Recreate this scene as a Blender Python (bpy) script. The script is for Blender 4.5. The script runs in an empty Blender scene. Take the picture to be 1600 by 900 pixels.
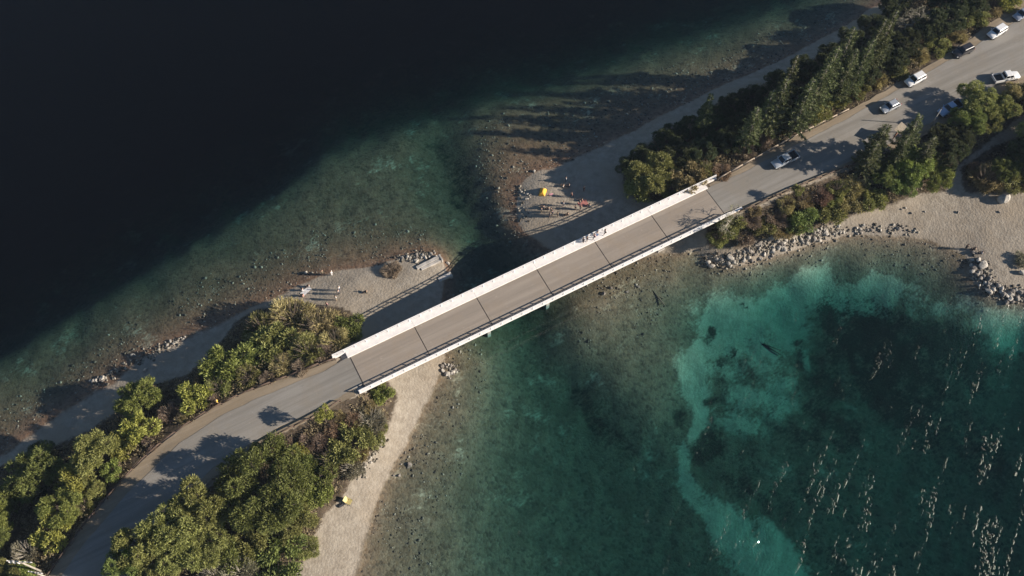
import bpy, bmesh, math, random
import numpy as np
from mathutils import Vector, Matrix, noise as mnoise

# ------------------------------------------------------------------ camera, sky, sun, exposure
scene = bpy.context.scene
F_PX, PITCH, DECK = 1450.0, math.radians(62.0), 5.5
CAM_Z = 138.0 + DECK
cam_data = bpy.data.cameras.new('camera')
cam_data.sensor_width = 36.0
cam_data.lens = 36.0 * F_PX / 1600.0
cam_data.clip_start, cam_data.clip_end = 1.0, 20000.0
cam = bpy.data.objects.new('camera', cam_data)
scene.collection.objects.link(cam)
cam.location = (0, 0, CAM_Z)
cam.rotation_euler = (math.radians(90.0) - PITCH, 0, 0)
scene.camera = cam

SUN_EL, SUN_AZ = math.radians(21.0), math.radians(-5.0)      # azimuth from +X
world = bpy.data.worlds.new('World')
scene.world = world
world.use_nodes = True
wn = world.node_tree
wn.nodes.clear()
sky = wn.nodes.new('ShaderNodeTexSky')
sky.sky_type = 'NISHITA'
sky.sun_disc = False
sky.sun_elevation = SUN_EL
sky.sun_rotation = math.radians(95.0)
sky.air_density, sky.dust_density, sky.ozone_density = 1.0, 0.0, 3.0
bg = wn.nodes.new('ShaderNodeBackground')
bg.inputs['Strength'].default_value = 0.05
wo = wn.nodes.new('ShaderNodeOutputWorld')
wn.links.new(sky.outputs[0], bg.inputs[0])
wn.links.new(bg.outputs[0], wo.inputs[0])
sun_data = bpy.data.lights.new('sun', 'SUN')
sun_data.energy = 5.0
sun_data.angle = math.radians(0.5)
sun_data.color = (1.0, 0.90, 0.78)
sun = bpy.data.objects.new('sun', sun_data)
scene.collection.objects.link(sun)
SUN_DIR = Vector((math.cos(SUN_EL) * math.cos(SUN_AZ), math.cos(SUN_EL) * math.sin(SUN_AZ), math.sin(SUN_EL)))
sun.rotation_euler = (-SUN_DIR).to_track_quat('-Z', 'Y').to_euler()
sun.location = SUN_DIR * 400
scene.view_settings.view_transform = 'Standard'
scene.view_settings.look = 'None'
scene.view_settings.exposure = 0.87
scene.view_settings.gamma = 1.0
scene.view_settings.use_curve_mapping = False
scene.cycles.use_denoising = True
scene.cycles.max_bounces = 6
scene.cycles.transparent_max_bounces = 8
scene.cycles.caustics_reflective = False
scene.cycles.caustics_refractive = False

# ------------------------------------------------------------------ helpers
C = scene.collection
RNG = np.random.default_rng(7)
random.seed(7)
_fw = np.array([0, math.cos(PITCH), -math.sin(PITCH)])
_dn = np.array([0, -math.sin(PITCH), -math.cos(PITCH)])


def at(px, py, z=0.0):
    """the place at height z that lies under a pixel of the survey photo"""
    d = np.array([px - 800.0, 0, 0]) + (py - 450.0) * _dn + F_PX * _fw
    t = (CAM_Z - z) / -d[2]
    return (d[0] * t, d[1] * t)


def ats(pts, z=0.0):
    return np.array([at(p[0], p[1], z) for p in pts])


def ppm(x, y, z):
    return F_PX / math.sqrt(x * x + y * y + (CAM_Z - z) ** 2)


def tag(o, label=None, cat=None, group=None, kind=None):
    if label: o['label'] = label
    if cat: o['category'] = cat
    if group: o['group'] = group
    if kind: o['kind'] = kind
    return o


def new_obj(name, mesh, mat=None, parent=None):
    o = bpy.data.objects.new(name, mesh)
    C.objects.link(o)
    if parent is not None:
        o.parent = parent
    if mat is not None and mesh is not None:
        if len(mesh.materials) == 0:
            mesh.materials.append(mat)
        o.material_slots[0].link = 'OBJECT'
        o.material_slots[0].material = mat
    return o


def empty(name, loc=(0, 0, 0), rz=0.0):
    o = bpy.data.objects.new(name, None)
    C.objects.link(o)
    o.location = loc
    o.rotation_euler = (0, 0, rz)
    o.empty_display_size = 0.3
    return o


def mesh_np(name, verts, faces, smooth=False):
    """verts (n,3), faces (m,k) numpy"""
    me = bpy.data.meshes.new(name)
    verts = np.asarray(verts, np.float32)
    faces = np.asarray(faces, np.int32)
    k = faces.shape[1]
    me.vertices.add(len(verts))
    me.vertices.foreach_set('co', verts.ravel())
    me.loops.add(faces.size)
    me.loops.foreach_set('vertex_index', faces.ravel())
    me.polygons.add(len(faces))
    me.polygons.foreach_set('loop_start', np.arange(0, faces.size, k, dtype=np.int32))
    me.polygons.foreach_set('loop_total', np.full(len(faces), k, np.int32))
    if smooth:
        me.polygons.foreach_set('use_smooth', np.ones(len(faces), bool))
    me.update()
    me.validate()
    return me


class MB:
    def __init__(self):
        self.v, self.f = [], []

    def add(self, vs, fs):
        b = len(self.v)
        self.v += [tuple(p) for p in vs]
        self.f += [tuple(b + i for i in q) for q in fs]
        return self

    def hexa(self, p):                     # 8 corners, bottom 4 ccw then top 4 ccw
        return self.add(p, [(3, 2, 1, 0), (4, 5, 6, 7), (0, 1, 5, 4), (1, 2, 6, 5), (2, 3, 7, 6), (3, 0, 4, 7)])

    def box(self, x0, x1, y0, y1, z0, z1, bev=0.0):
        if bev <= 0:
            return self.hexa([(x0, y0, z0), (x1, y0, z0), (x1, y1, z0), (x0, y1, z0),
                              (x0, y0, z1), (x1, y0, z1), (x1, y1, z1), (x0, y1, z1)])
        b = bev
        rings = []
        for z, k in ((z0, b), (z0 + b, 0), (z1 - b, 0), (z1, b)):
            rings.append([(x0 + k + (b if k == 0 else 0) * 0, y0 + k, z), (x1 - k, y0 + k, z), (x1 - k, y1 - k, z), (x0 + k, y1 - k, z)])
        vs = [p for r in rings for p in r]
        fs = [(3, 2, 1, 0), (12, 13, 14, 15)]
        for r in range(3):
            for i in range(4):
                j = (i + 1) % 4
                fs.append((r * 4 + i, r * 4 + j, r * 4 + 4 + j, r * 4 + 4 + i))
        return self.add(vs, fs)

    def tube(self, p0, p1, r0, r1=None, n=8):
        r1 = r0 if r1 is None else r1
        p0, p1 = Vector(p0), Vector(p1)
        d = (p1 - p0)
        if d.length < 1e-6: return self
        d.normalize()
        a = d.orthogonal().normalized()
        b = d.cross(a)
        vs = []
        for p, r in ((p0, r0), (p1, r1)):
            for i in range(n):
                t = 2 * math.pi * i / n
                vs.append(p + (a * math.cos(t) + b * math.sin(t)) * r)
        fs = [(i, (i + 1) % n, n + (i + 1) % n, n + i) for i in range(n)]
        fs += [tuple(range(n - 1, -1, -1)), tuple(range(n, 2 * n))]
        return self.add(vs, fs)

    def loft(self, rings, cap=True):
        n = len(rings[0])
        vs = [p for r in rings for p in r]
        fs = []
        for r in range(len(rings) - 1):
            for i in range(n):
                j = (i + 1) % n
                fs.append((r * n + i, r * n + j, (r + 1) * n + j, (r + 1) * n + i))
        if cap:
            fs.append(tuple(range(n - 1, -1, -1)))
            fs.append(tuple((len(rings) - 1) * n + i for i in range(n)))
        return self.add(vs, fs)

    def mesh(self, name):
        me = bpy.data.meshes.new(name)
        me.from_pydata(self.v, [], self.f)
        bm = bmesh.new()
        bm.from_mesh(me)
        bmesh.ops.recalc_face_normals(bm, faces=bm.faces)
        bm.to_mesh(me)
        bm.free()
        me.update()
        return me

    def build(self, name, mat, parent=None, smooth=False):
        me = self.mesh(name)
        if smooth:
            me.polygons.foreach_set('use_smooth', np.ones(len(me.polygons), bool))
        return new_obj(name, me, mat, parent)


# ------------------------------------------------------------------ material helpers
def mat_new(name):
    m = bpy.data.materials.new(name)
    m.use_nodes = True
    nt = m.node_tree
    nt.nodes.clear()
    out = nt.nodes.new('ShaderNodeOutputMaterial')
    return m, nt, out


def N(nt, typ, **kw):
    n = nt.nodes.new(typ)
    for k, v in kw.items():
        if k.startswith('i_'):
            n.inputs[k[2:].replace('_', ' ')].default_value = v
        else:
            setattr(n, k, v)
    return n


def noise_node(nt, vec, scale, detail=4, rough=0.55, dist=0.0):
    n = N(nt, 'ShaderNodeTexNoise')
    n.inputs['Scale'].default_value = scale
    n.inputs['Detail'].default_value = detail
    n.inputs['Roughness'].default_value = rough
    n.inputs['Distortion'].default_value = dist
    if vec is not None: nt.links.new(vec, n.inputs['Vector'])
    return n.outputs['Fac']


def mixc(nt, fac, a, b, blend='MIX'):
    m = nt.nodes.new('ShaderNodeMix')
    m.data_type = 'RGBA'
    m.blend_type = blend
    m.clamp_factor = True
    for sock, val in ((m.inputs[0], fac), (m.inputs[6], a), (m.inputs[7], b)):
        if isinstance(val, (int, float)): sock.default_value = val
        elif isinstance(val, tuple): sock.default_value = (*val[:3], 1)
        else: nt.links.new(val, sock)
    return m.outputs[2]


def mrange(nt, val, a, b, c=0.0, d=1.0, smooth=True):
    m = nt.nodes.new('ShaderNodeMapRange')
    m.interpolation_type = 'SMOOTHSTEP' if smooth else 'LINEAR'
    m.inputs['From Min'].default_value = a
    m.inputs['From Max'].default_value = b
    m.inputs['To Min'].default_value = c
    m.inputs['To Max'].default_value = d
    nt.links.new(val, m.inputs['Value'])
    return m.outputs['Result']


def mth(nt, op, a, b=None):
    m = nt.nodes.new('ShaderNodeMath')
    m.operation = op
    for sock, val in ((m.inputs[0], a), (m.inputs[1], b)):
        if val is None: continue
        if isinstance(val, (int, float)): sock.default_value = val
        else: nt.links.new(val, sock)
    return m.outputs[0]


def mapping(nt, vec, scale=(1, 1, 1), rot=(0, 0, 0), loc=(0, 0, 0)):
    m = nt.nodes.new('ShaderNodeMapping')
    m.vector_type = 'TEXTURE'            # turn first, then stretch
    m.inputs['Scale'].default_value = tuple(1 / q for q in scale)
    m.inputs['Rotation'].default_value = tuple(-q for q in rot)
    m.inputs['Location'].default_value = loc
    nt.links.new(vec, m.inputs['Vector'])
    return m.outputs[0]


def simple_mat(name, col, rough=0.7, metallic=0.0, var=0.18, scale=3.0, coat=0.0, bump=0.0):
    """principled with procedural mottling"""
    m, nt, out = mat_new(name)
    tc = nt.nodes.new('ShaderNodeTexCoord').outputs['Object']
    geo = nt.nodes.new('ShaderNodeNewGeometry').outputs['Position']
    n = noise_node(nt, geo, scale, 5, 0.6)
    p = nt.nodes.new('ShaderNodeBsdfPrincipled')
    lo = tuple(c * (1 - var) for c in col)
    hi = tuple(min(1, c * (1 + var)) for c in col)
    nt.links.new(mixc(nt, mrange(nt, n, 0.3, 0.7), lo, hi), p.inputs['Base Color'])
    p.inputs['Roughness'].default_value = rough
    p.inputs['Metallic'].default_value = metallic
    p.inputs['Coat Weight'].default_value = coat
    if bump > 0:
        b = nt.nodes.new('ShaderNodeBump')
        b.inputs['Distance'].default_value = bump
        nt.links.new(noise_node(nt, geo, scale * 4, 4), b.inputs['Height'])
        nt.links.new(b.outputs[0], p.inputs['Normal'])
    nt.links.new(p.outputs[0], out.inputs[0])
    return m


def leaf_mat(name, col, col2=None, trans=0.25):
    m, nt, out = mat_new(name)
    tc = nt.nodes.new('ShaderNodeTexCoord').outputs['Object']
    oi = nt.nodes.new('ShaderNodeObjectInfo').outputs['Random']
    gi = nt.nodes.new('ShaderNodeNewGeometry').outputs['Random Per Island']
    n = noise_node(nt, tc, 1.3, 3, 0.6)
    col2 = col2 or tuple(c * 0.55 for c in col)
    base = mixc(nt, mrange(nt, n, 0.35, 0.68), col2, col)
    base = mixc(nt, mth(nt, 'MULTIPLY', gi, 0.55), base, tuple(min(1, c * 1.9 + 0.01) for c in col))
    hsv = nt.nodes.new('ShaderNodeHueSaturation')
    nt.links.new(mrange(nt, oi, 0, 1, 0.485, 0.515, False), hsv.inputs['Hue'])
    nt.links.new(mrange(nt, oi, 0, 1, 0.8, 1.2, False), hsv.inputs['Value'])
    nt.links.new(base, hsv.inputs['Color'])
    d = nt.nodes.new('ShaderNodeBsdfPrincipled')
    d.inputs['Roughness'].default_value = 0.6
    d.inputs['Specular IOR Level'].default_value = 0.25
    nt.links.new(hsv.outputs[0], d.inputs['Base Color'])
    t = nt.nodes.new('ShaderNodeBsdfTranslucent')
    nt.links.new(hsv.outputs[0], t.inputs['Color'])
    mx = nt.nodes.new('ShaderNodeMixShader')
    mx.inputs[0].default_value = trans
    nt.links.new(d.outputs[0], mx.inputs[1])
    nt.links.new(t.outputs[0], mx.inputs[2])
    nt.links.new(mx.outputs[0], out.inputs[0])
    return m


# ------------------------------------------------------------------ ground layout (survey points in photo pixels, heights in metres above the lake)
L_UP_GUARD = [(524, 562), (505, 567), (450, 589), (382, 614), (330, 640), (285, 668), (240, 702), (200, 742), (160, 788), (125, 830), (100, 865), (72, 905), (40, 960), (0, 1030)]
L_UP_ASPH = [(547, 558), (512, 576), (450, 604), (390, 628), (340, 653), (297, 681), (255, 714), (215, 754), (176, 797), (142, 837), (115, 871), (88, 912), (55, 968), (15, 1038)]
L_LO_ASPH = [(567, 600), (536, 616), (480, 647), (430, 670), (390, 694), (350, 719), (310, 750), (270, 790), (235, 830), (205, 870), (180, 910), (150, 968), (112, 1046)]
L_LO_GUARD = [(556, 618), (532, 627), (486, 654), (442, 675), (400, 700), (362, 724), (325, 754), (285, 794), (250, 834), (220, 874), (195, 914), (165, 972), (125, 1050)]
R_UP_GUARD = [(1108, 289), (1150, 265), (1195, 240), (1240, 215), (1290, 190), (1335, 168), (1390, 138), (1440, 108), (1485, 82), (1530, 50), (1570, 18), (1610, -12), (1660, -50), (1760, -120)]
R_UP_ASPH = [(1103, 296), (1150, 274), (1195, 251), (1240, 228), (1290, 203), (1335, 180), (1400, 142), (1450, 113), (1500, 85), (1560, 50), (1600, 25), (1660, -15), (1770, -85)]
R_LO_ASPH = [(1131, 333), (1160, 322), (1200, 305), (1250, 284), (1300, 264), (1345, 245), (1390, 225), (1430, 205), (1475, 180), (1520, 150), (1560, 132), (1600, 118), (1680, 85), (1780, 40)]
R_LO_GUARD = [(1146, 335), (1165, 329), (1200, 313), (1250, 291), (1300, 271), (1345, 253), (1395, 233), (1440, 213), (1490, 189), (1530, 162), (1570, 144), (1610, 130), (1690, 97), (1790, 52)]

SHORE = [
    # land on the side of the utility poles
    [(-140, 800), (-60, 745), (0, 708), (30, 688), (62, 662), (100, 637), (142, 610), (175, 595), (207, 563), (240, 545), (268, 533), (295, 521), (350, 499), (387, 479), (430, 463), (470, 441), (500, 428), (525, 422),
     (560, 417), (590, 412), (612, 402), (640, 396), (668, 392), (690, 402), (700, 420), (698, 440), (694, 465), (698, 500), (702, 535), (700, 560), (694, 585), (683, 605), (665, 640), (643, 680), (622, 720), (603, 760), (587, 800), (573, 850), (562, 900), (550, 970), (540, 1060)],
    # land on the side of the parked cars
    [(1640, -120), (1500, -62), (1400, -12), (1370, 8), (1340, 27), (1300, 50), (1260, 70), (1237, 84), (1210, 97), (1180, 110), (1140, 126), (1100, 145), (1050, 170), (1010, 190), (990, 203), (960, 215), (930, 229), (890, 246), (860, 262),
     (830, 269), (815, 279), (808, 300), (803, 325), (805, 345), (815, 364), (836, 378), (856, 394), (890, 402), (940, 408), (1000, 406), (1040, 398), (1085, 394), (1110, 410), (1140, 419), (1165, 416), (1200, 406), (1240, 394), (1280, 382),
     (1320, 372), (1350, 370), (1380, 373), (1420, 375), (1450, 379), (1470, 388), (1490, 396), (1508, 408), (1506, 425), (1520, 445), (1542, 462), (1570, 470), (1600, 474), (1660, 482), (1760, 500)],
]
DROP = [(-160, 690), (-60, 590), (0, 565), (100, 506), (200, 448), (300, 388), (400, 328), (450, 292), (500, 250), (560, 228), (620, 207), (670, 195), (740, 166), (830, 146), (900, 122), (1000, 86), (1100, 56), (1200, 20), (1250, 0), (1400, -80)]
PTS = []


def samp(poly, z, step=3.0):
    w = ats(poly, z)
    for a, b in zip(w[:-1], w[1:]):
        n = max(1, int(np.linalg.norm(b - a) / step))
        for i in range(n):
            p = a + (b - a) * i / n
            PTS.append((p[0], p[1], z))


for s in SHORE: samp(s, 0.0)
samp(DROP, -2.6, 5)
samp([(x, y - 22) for x, y in DROP], -5.5, 7)
samp([(x, y - 60) for x, y in DROP], -9.0, 9)
samp([(x, y - 150) for x, y in DROP], -13.0, 16)
samp([(x, y - 320) for x, y in DROP], -22.0, 25)
for e in (L_UP_GUARD, L_LO_GUARD, R_UP_GUARD, R_LO_GUARD): samp(e, DECK - .15, 3)
CTRL = [
    # beaches and bank feet
    (600, 450, 1.0), (520, 458, 1.0), (480, 458, .55), (645, 425, .8), (560, 435, .9), (590, 422, .45), (530, 432, .45), (620, 490, 1.1), (560, 490, 1.5), (660, 470, .8), (590, 535, 1.7), (640, 535, 1.2), (672, 520, .9), (660, 580, .8),
    (500, 483, 1.3), (440, 483, 1.0), (385, 505, .8), (330, 548, .9), (290, 580, 1.1), (240, 595, .9), (190, 635, 1.0), (120, 680, 1.0), (60, 705, .8),
    (612, 605, 2.0), (640, 620, 1.0), (612, 650, 1.7), (598, 692, 1.6), (565, 738, 1.6), (525, 790, 1.6), (495, 850, 1.6), (455, 905, 1.6), (430, 960, 1.6), (560, 800, .8), (530, 870, .8), (620, 680, .9),
    (850, 310, 1.1), (880, 330, 1.2), (830, 320, .8), (816, 322, .4), (820, 296, .4), (826, 345, .5), (845, 275, .5), (900, 290, 1.0), (930, 270, 1.0), (930, 330, 1.0), (965, 260, 1.2), (975, 300, 1.5), (1000, 225, 1.4), (1040, 200, 1.4), (1090, 180, 1.4), (1130, 152, 1.3), (1200, 125, 1.4), (1250, 100, 1.4), (1310, 65, 1.4), (1380, 18, 1.4),
    (900, 375, .6), (940, 370, .9), (1000, 350, 1.4), (1050, 335, 2.0), (1060, 380, .9), (1090, 372, 1.8), (1125, 388, 1.3), (1180, 382, 1.2), (1250, 364, 1.2), (1310, 346, 1.3), (1380, 326, 1.5), (1440, 306, 1.6), (1490, 292, 1.8),
    (1540, 300, 1.9), (1600, 300, 2.0), (1680, 295, 2.2), (1450, 345, 1.0), (1540, 360, 1.2), (1600, 360, 1.4), (1560, 410, .7), (1600, 420, .6), (1545, 440, .5), (1690, 380, 1.4), (1500, 250, 2.8), (1560, 210, 3.4), (1620, 180, 3.9),
    # shelf of the dark lake
    (300, 440, -1.35), (150, 535, -1.3), (60, 600, -1.5), (220, 490, -1.35), (380, 400, -1.6), (450, 370, -1.5), (540, 325, -1.7), (640, 300, -1.9), (600, 365, -1.0), (660, 350, -1.6), (640, 378, -.6), (540, 385, -.7), (420, 428, -.6), (340, 472, -.6), (240, 520, -.6), (140, 580, -.6), (560, 262, -1.9), (460, 310, -2.0), (350, 385, -2.1), (240, 450, -2.2), (120, 520, -2.3), (620, 235, -1.9), (800, 170, -1.3), (860, 160, -1.2),
    (760, 255, -.7), (830, 225, -.35), (800, 195, -.8), (775, 300, -.4), (785, 335, -.35), (860, 205, -.9), (795, 360, -.5), (740, 200, -1.4),
    (685, 225, -2.8), (700, 255, -2.6), (717, 290, -2.5), (733, 330, -2.5), (750, 370, -2.5), (775, 410, -2.8), (800, 450, -2.9), (812, 490, -2.9), (835, 540, -3.1), (890, 600, -3.4), (945, 655, -3.6), (1000, 720, -3.8),
    (720, 415, -1.4), (735, 460, -1.6), (745, 520, -1.3), (790, 385, -1.6), (830, 415, -1.2), (850, 440, -1.5),
    (900, 180, -.9), (1000, 130, -1.0), (1080, 110, -.9), (1150, 88, -.9), (1060, 85, -1.7), (960, 150, -.8), (1200, 60, -1.0), (1250, 30, -1.6), (1300, 10, -1.4),
    # turquoise lake
    (720, 650, -.6), (700, 720, -.75), (650, 800, -.6), (630, 880, -.6), (745, 570, -.7), (700, 640, -.35), (660, 720, -.35), (780, 720, -2.4), (760, 850, -2.2), (700, 860, -1.2), (850, 800, -3.3), (840, 670, -3.0), (800, 600, -2.6), (900, 480, -.35), (960, 460, -.3), (930, 500, -.6), (1000, 520, -1.2),
    (900, 550, -1.5), (960, 590, -1.7), (1010, 640, -2.2), (1050, 435, -.45), (1110, 450, -1.1), (1040, 560, -1.7), (1150, 445, -1.4), (1250, 425, -1.3), (1350, 412, -1.1), (1430, 412, -.9), (1470, 432, -1.0),
    (1110, 500, -3.2), (1200, 485, -3.8), (1300, 470, -3.9), (1360, 462, -3.4), (1230, 455, -3.2), (1080, 620, -3.2), (1090, 700, -3.5), (1100, 800, -3.7), (1200, 880, -4.0), (1200, 570, -3.5), (1400, 530, -4.0), (1500, 600, -4.6), (1400, 800, -5.4), (1590, 800, -6.4),
    (1590, 530, -4.0), (1500, 490, -2.2), (1600, 500, -1.6), (950, 800, -3.9), (900, 880, -3.6), (1300, 700, -4.4), (1250, 800, -4.6), (1000, 960, -4.5), (1400, 980, -6.0), (1700, 900, -8.0), (700, 980, -1.5), (1700, 600, -6.0), (620, 980, -.6),
]
for (px, py, z) in CTRL:
    x, y = at(px, py, z)
    PTS.append((x, y, z))
PTS = np.array(PTS)
_keep = []
_seen = set()
for i, p in enumerate(PTS):
    k = (round(p[0] / 0.8), round(p[1] / 0.8))
    if k in _seen: continue
    _seen.add(k)
    _keep.append(i)
PTS = PTS[_keep]


def rbf_fit(P, V, smooth=0.02):
    n = len(P)
    D = np.sqrt(((P[:, None] - P[None]) ** 2).sum(-1) + 0.6)
    A = np.zeros((n + 1, n + 1))
    A[:n, :n] = -D + 0
    A[np.arange(n), np.arange(n)] += smooth
    A[:n, n] = 1
    A[n, :n] = 1
    return np.linalg.solve(A, np.concatenate([V, [0]]))


def rbf_eval(P, w, Q):
    out = np.empty(len(Q))
    for i in range(0, len(Q), 20000):
        q = Q[i:i + 20000]
        D = np.sqrt((q[:, None, 0] - P[None, :, 0]) ** 2 + (q[:, None, 1] - P[None, :, 1]) ** 2 + 0.6)
        out[i:i + 20000] = -D @ w[:-1] + w[-1]
    return out


def inside(poly, Q):
    r = np.zeros(len(Q), bool)
    n = len(poly)
    for i in range(n):
        x0, y0 = poly[i]
        x1, y1 = poly[(i + 1) % n]
        c = ((y0 > Q[:, 1]) != (y1 > Q[:, 1])) & (Q[:, 0] < (x1 - x0) * (Q[:, 1] - y0) / (y1 - y0 + 1e-12) + x0)
        r ^= c
    return r


def dist_poly(poly, Q, closed=True):
    d = np.full(len(Q), 1e9)
    n = len(poly)
    for i in range(n if closed else n - 1):
        a = np.array(poly[i]); b = np.array(poly[(i + 1) % n])
        ab = b - a
        t = np.clip(((Q - a) @ ab) / (ab @ ab + 1e-12), 0, 1)
        d = np.minimum(d, np.linalg.norm(Q - (a + t[:, None] * ab), axis=1))
    return d


GX0, GX1, GY0, GY1, GS = -128.0, 128.0, 8.0, 172.0, 0.64
fx = np.arange(GX0, GX1 + .01, GS)
fy = np.arange(GY0, GY1 + .01, GS)
outer = np.array([6, 20, 50, 110, 240, 500, 1000, 2000, 4000.])
gx = np.concatenate([GX0 - outer[::-1], fx, GX1 + outer])
gy = np.concatenate([GY0 - outer[::-1], fy, GY1 + outer])
XX, YY = np.meshgrid(gx, gy)
Q = np.stack([XX.ravel(), YY.ravel()], 1)
Qc = np.stack([np.clip(Q[:, 0], GX0, GX1), np.clip(Q[:, 1], GY0, GY1)], 1)
W = rbf_fit(PTS[:, :2], PTS[:, 2])
ZZ = rbf_eval(PTS[:, :2], W, Qc)

SH_L = np.concatenate([ats(L_UP_GUARD, DECK), ats(L_LO_GUARD, DECK)[::-1]])
SH_R = np.concatenate([ats(R_UP_GUARD, DECK), ats(R_LO_GUARD, DECK)[::-1]])
for poly in (SH_L, SH_R):
    ins = inside(poly, Qc)
    d = dist_poly(poly, Qc)
    near = (~ins) & (d < 1.4)
    ZZ[near] = np.minimum(ZZ[near], DECK - .2)
    ZZ[ins] = DECK - .2
# the bridge axis
B0 = np.array(at(547, 558, DECK)); B1 = np.array(at(1103, 296, DECK))
BU = (B1 - B0) / np.linalg.norm(B1 - B0)
BN = np.array([-BU[1], BU[0]])
BLEN = float(np.linalg.norm(B1 - B0))
BANG = math.atan2(BU[1], BU[0])
rel = Qc - B0
bs, bt = rel @ BU, rel @ BN
under = (bs > 0.2) & (bs < BLEN - 0.2) & (bt < 2.4) & (bt > -7.2)
ZZ[under] = np.minimum(ZZ[under], 3.3)
# bedrock relief: small bumps
nz = np.array([mnoise.fractal(Vector((q[0] * .35, q[1] * .35, 3.1)), 0.9, 2.1, 4) for q in Qc])
amp = np.where(ZZ > DECK - .3, 0.0, np.where(ZZ > 0, 0.05, 0.05 + 0.05 * np.clip(-ZZ, 0, 3)))
amp = np.where(np.abs(ZZ) < .25, 0.025, amp)
ZZ = np.clip(ZZ + nz * amp, -34, 9)
GZ = ZZ.reshape(len(gy), len(gx))
FZ = GZ[len(outer):-len(outer), len(outer):-len(outer)]


def gz(x, y):
    u = min(max((x - GX0) / GS, 0), len(fx) - 1.001)
    v = min(max((y - GY0) / GS, 0), len(fy) - 1.001)
    i, j = int(u), int(v)
    a, b = u - i, v - j
    return float(FZ[j, i] * (1 - a) * (1 - b) + FZ[j, i + 1] * a * (1 - b) + FZ[j + 1, i] * (1 - a) * b + FZ[j + 1, i + 1] * a * b)


def ground_at(px, py, lift=0.0):
    z = 1.0
    for _ in range(8):
        x, y = at(px, py, z + lift)
        z = gz(x, y)
    return x, y, z


# cover masks (what the ground itself is made of)
VEG_UL = [(566, 508), (540, 482), (470, 474), (400, 482), (372, 500), (330, 545), (290, 588), (250, 597), (185, 600), (175, 645), (120, 685), (60, 705), (0, 730), (-120, 800), (-120, 1030)]
VEG_LL = [(600, 603), (618, 620), (610, 650), (598, 692), (560, 738), (520, 792), (488, 850), (452, 905), (420, 960), (380, 1050)]
VEG_UR = [(1085, 303), (1040, 318), (1000, 316), (975, 292), (967, 252), (1000, 230), (1040, 205), (1090, 184), (1130, 156), (1200, 128), (1250, 104), (1310, 68), (1380, 20), (1440, -20), (1560, -90), (1700, -160)]
VEG_LR = [(1100, 358), (1108, 384), (1150, 390), (1190, 378), (1250, 362), (1310, 344), (1380, 324), (1440, 304), (1475, 296), (1495, 262), (1540, 225), (1600, 190), (1690, 150)]
VEG_RR = [(1500, 262), (1515, 292), (1560, 298), (1600, 300), (1690, 292), (1790, 250), (1790, 140), (1700, 165), (1610, 205), (1550, 235)]
P_UL = np.concatenate([ats(L_UP_GUARD, DECK - .15), ats(VEG_UL[::-1], 1.5)])
P_LL = np.concatenate([ats(L_LO_GUARD, DECK - .15), ats(VEG_LL[::-1], 1.7)])
P_UR = np.concatenate([ats(R_UP_GUARD, DECK - .15), ats(VEG_UR[::-1], 1.5)])
P_LR = np.concatenate([ats(R_LO_GUARD, DECK - .15), ats(VEG_LR[::-1], 1.7)])
P_RR = ats(VEG_RR, 2.5)
VEG = [P_UL, P_LL, P_UR, P_LR, P_RR]
wob = np.array([mnoise.noise(Vector((q[0] * .12, q[1] * .12, 9.0))) for q in Qc])
soil = np.zeros(len(Q))
for poly in VEG:
    d = dist_poly(poly, Qc)
    sd = np.where(inside(poly, Qc), d, -d)
    soil = np.maximum(soil, np.clip((sd + wob * 1.2) / 1.6 + .5, 0, 1))
for poly in (SH_L, SH_R):
    soil[inside(poly, Qc)] = 0
# capsules: two pixel ends, radius in pixels, strength
SAND = [(1130, 497, 1200, 490, 36, 1), (1200, 482, 1300, 470, 38, 1), (1300, 468, 1362, 462, 28, 1), (1195, 515, 1245, 520, 32, 1), (1165, 520, 1100, 545, 20, 1), (1095, 560, 1076, 612, 24, 1), (1080, 610, 1092, 660, 12, 1), (1092, 655, 1090, 694, 10, 1),
        (1078, 705, 1082, 760, 13, .9), (1085, 770, 1130, 825, 26, 1), (1130, 820, 1190, 880, 34, 1), (1190, 880, 1220, 905, 32, 1), (1271, 548, 1273, 588, 8, .9), (1540, 520, 1650, 548, 26, .9), (1150, 575, 1215, 610, 46, .62), (1120, 640, 1160, 660, 26, .6),
        (1210, 840, 1215, 850, 20, .9), (1420, 470, 1520, 500, 16, .45)]
WEED = [(1115, 508, 1116, 530, 11, .72), (1335, 510, 1500, 560, 46, .8), (1390, 560, 1420, 620, 75, .75), (1262, 545, 1256, 568, 19, .7), (1116, 668, 1104, 706, 20, .66), (1054, 655, 1056, 668, 13, .64), (1098, 629, 1124, 622, 10, .66), (1152, 540, 1128, 566, 8, .66),
        (1290, 590, 1320, 680, 46, .62), (1220, 640, 1260, 740, 50, .5), (1150, 690, 1170, 770, 30, .55), (905, 612, 1010, 738, 17, .55), (688, 240, 736, 335, 17, .5), (1480, 640, 1560, 720, 60, .5), (1225, 790, 1300, 880, 36, .5), (1145, 480, 1150, 484, 6, .9)]
warp = np.stack([np.array([mnoise.fractal(Vector((q[0] * .10, q[1] * .10, k)), 1.0, 2.0, 4) for q in Qc]) for k in (1.3, 7.7)], 1)


def blobs(lst, zed):
    o = np.zeros(len(Q))
    W2 = Qc + warp * 2.6
    for (px, py, qx, qy, r, k) in lst:
        a_, b_ = np.array(at(px, py, zed)), np.array(at(qx, qy, zed))
        rm = r / ppm(a_[0], a_[1], zed)
        ab = b_ - a_
        t = np.clip(((W2 - a_) @ ab) / (ab @ ab + 1e-9), 0, 1)
        dd = np.linalg.norm(W2 - (a_ + t[:, None] * ab), axis=1) / rm
        o = np.maximum(o, k * np.clip(1.5 - dd, 0, 1))
    return o


sandm = blobs(SAND, -2.8)
weedm = blobs(WEED, -4.0)

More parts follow.
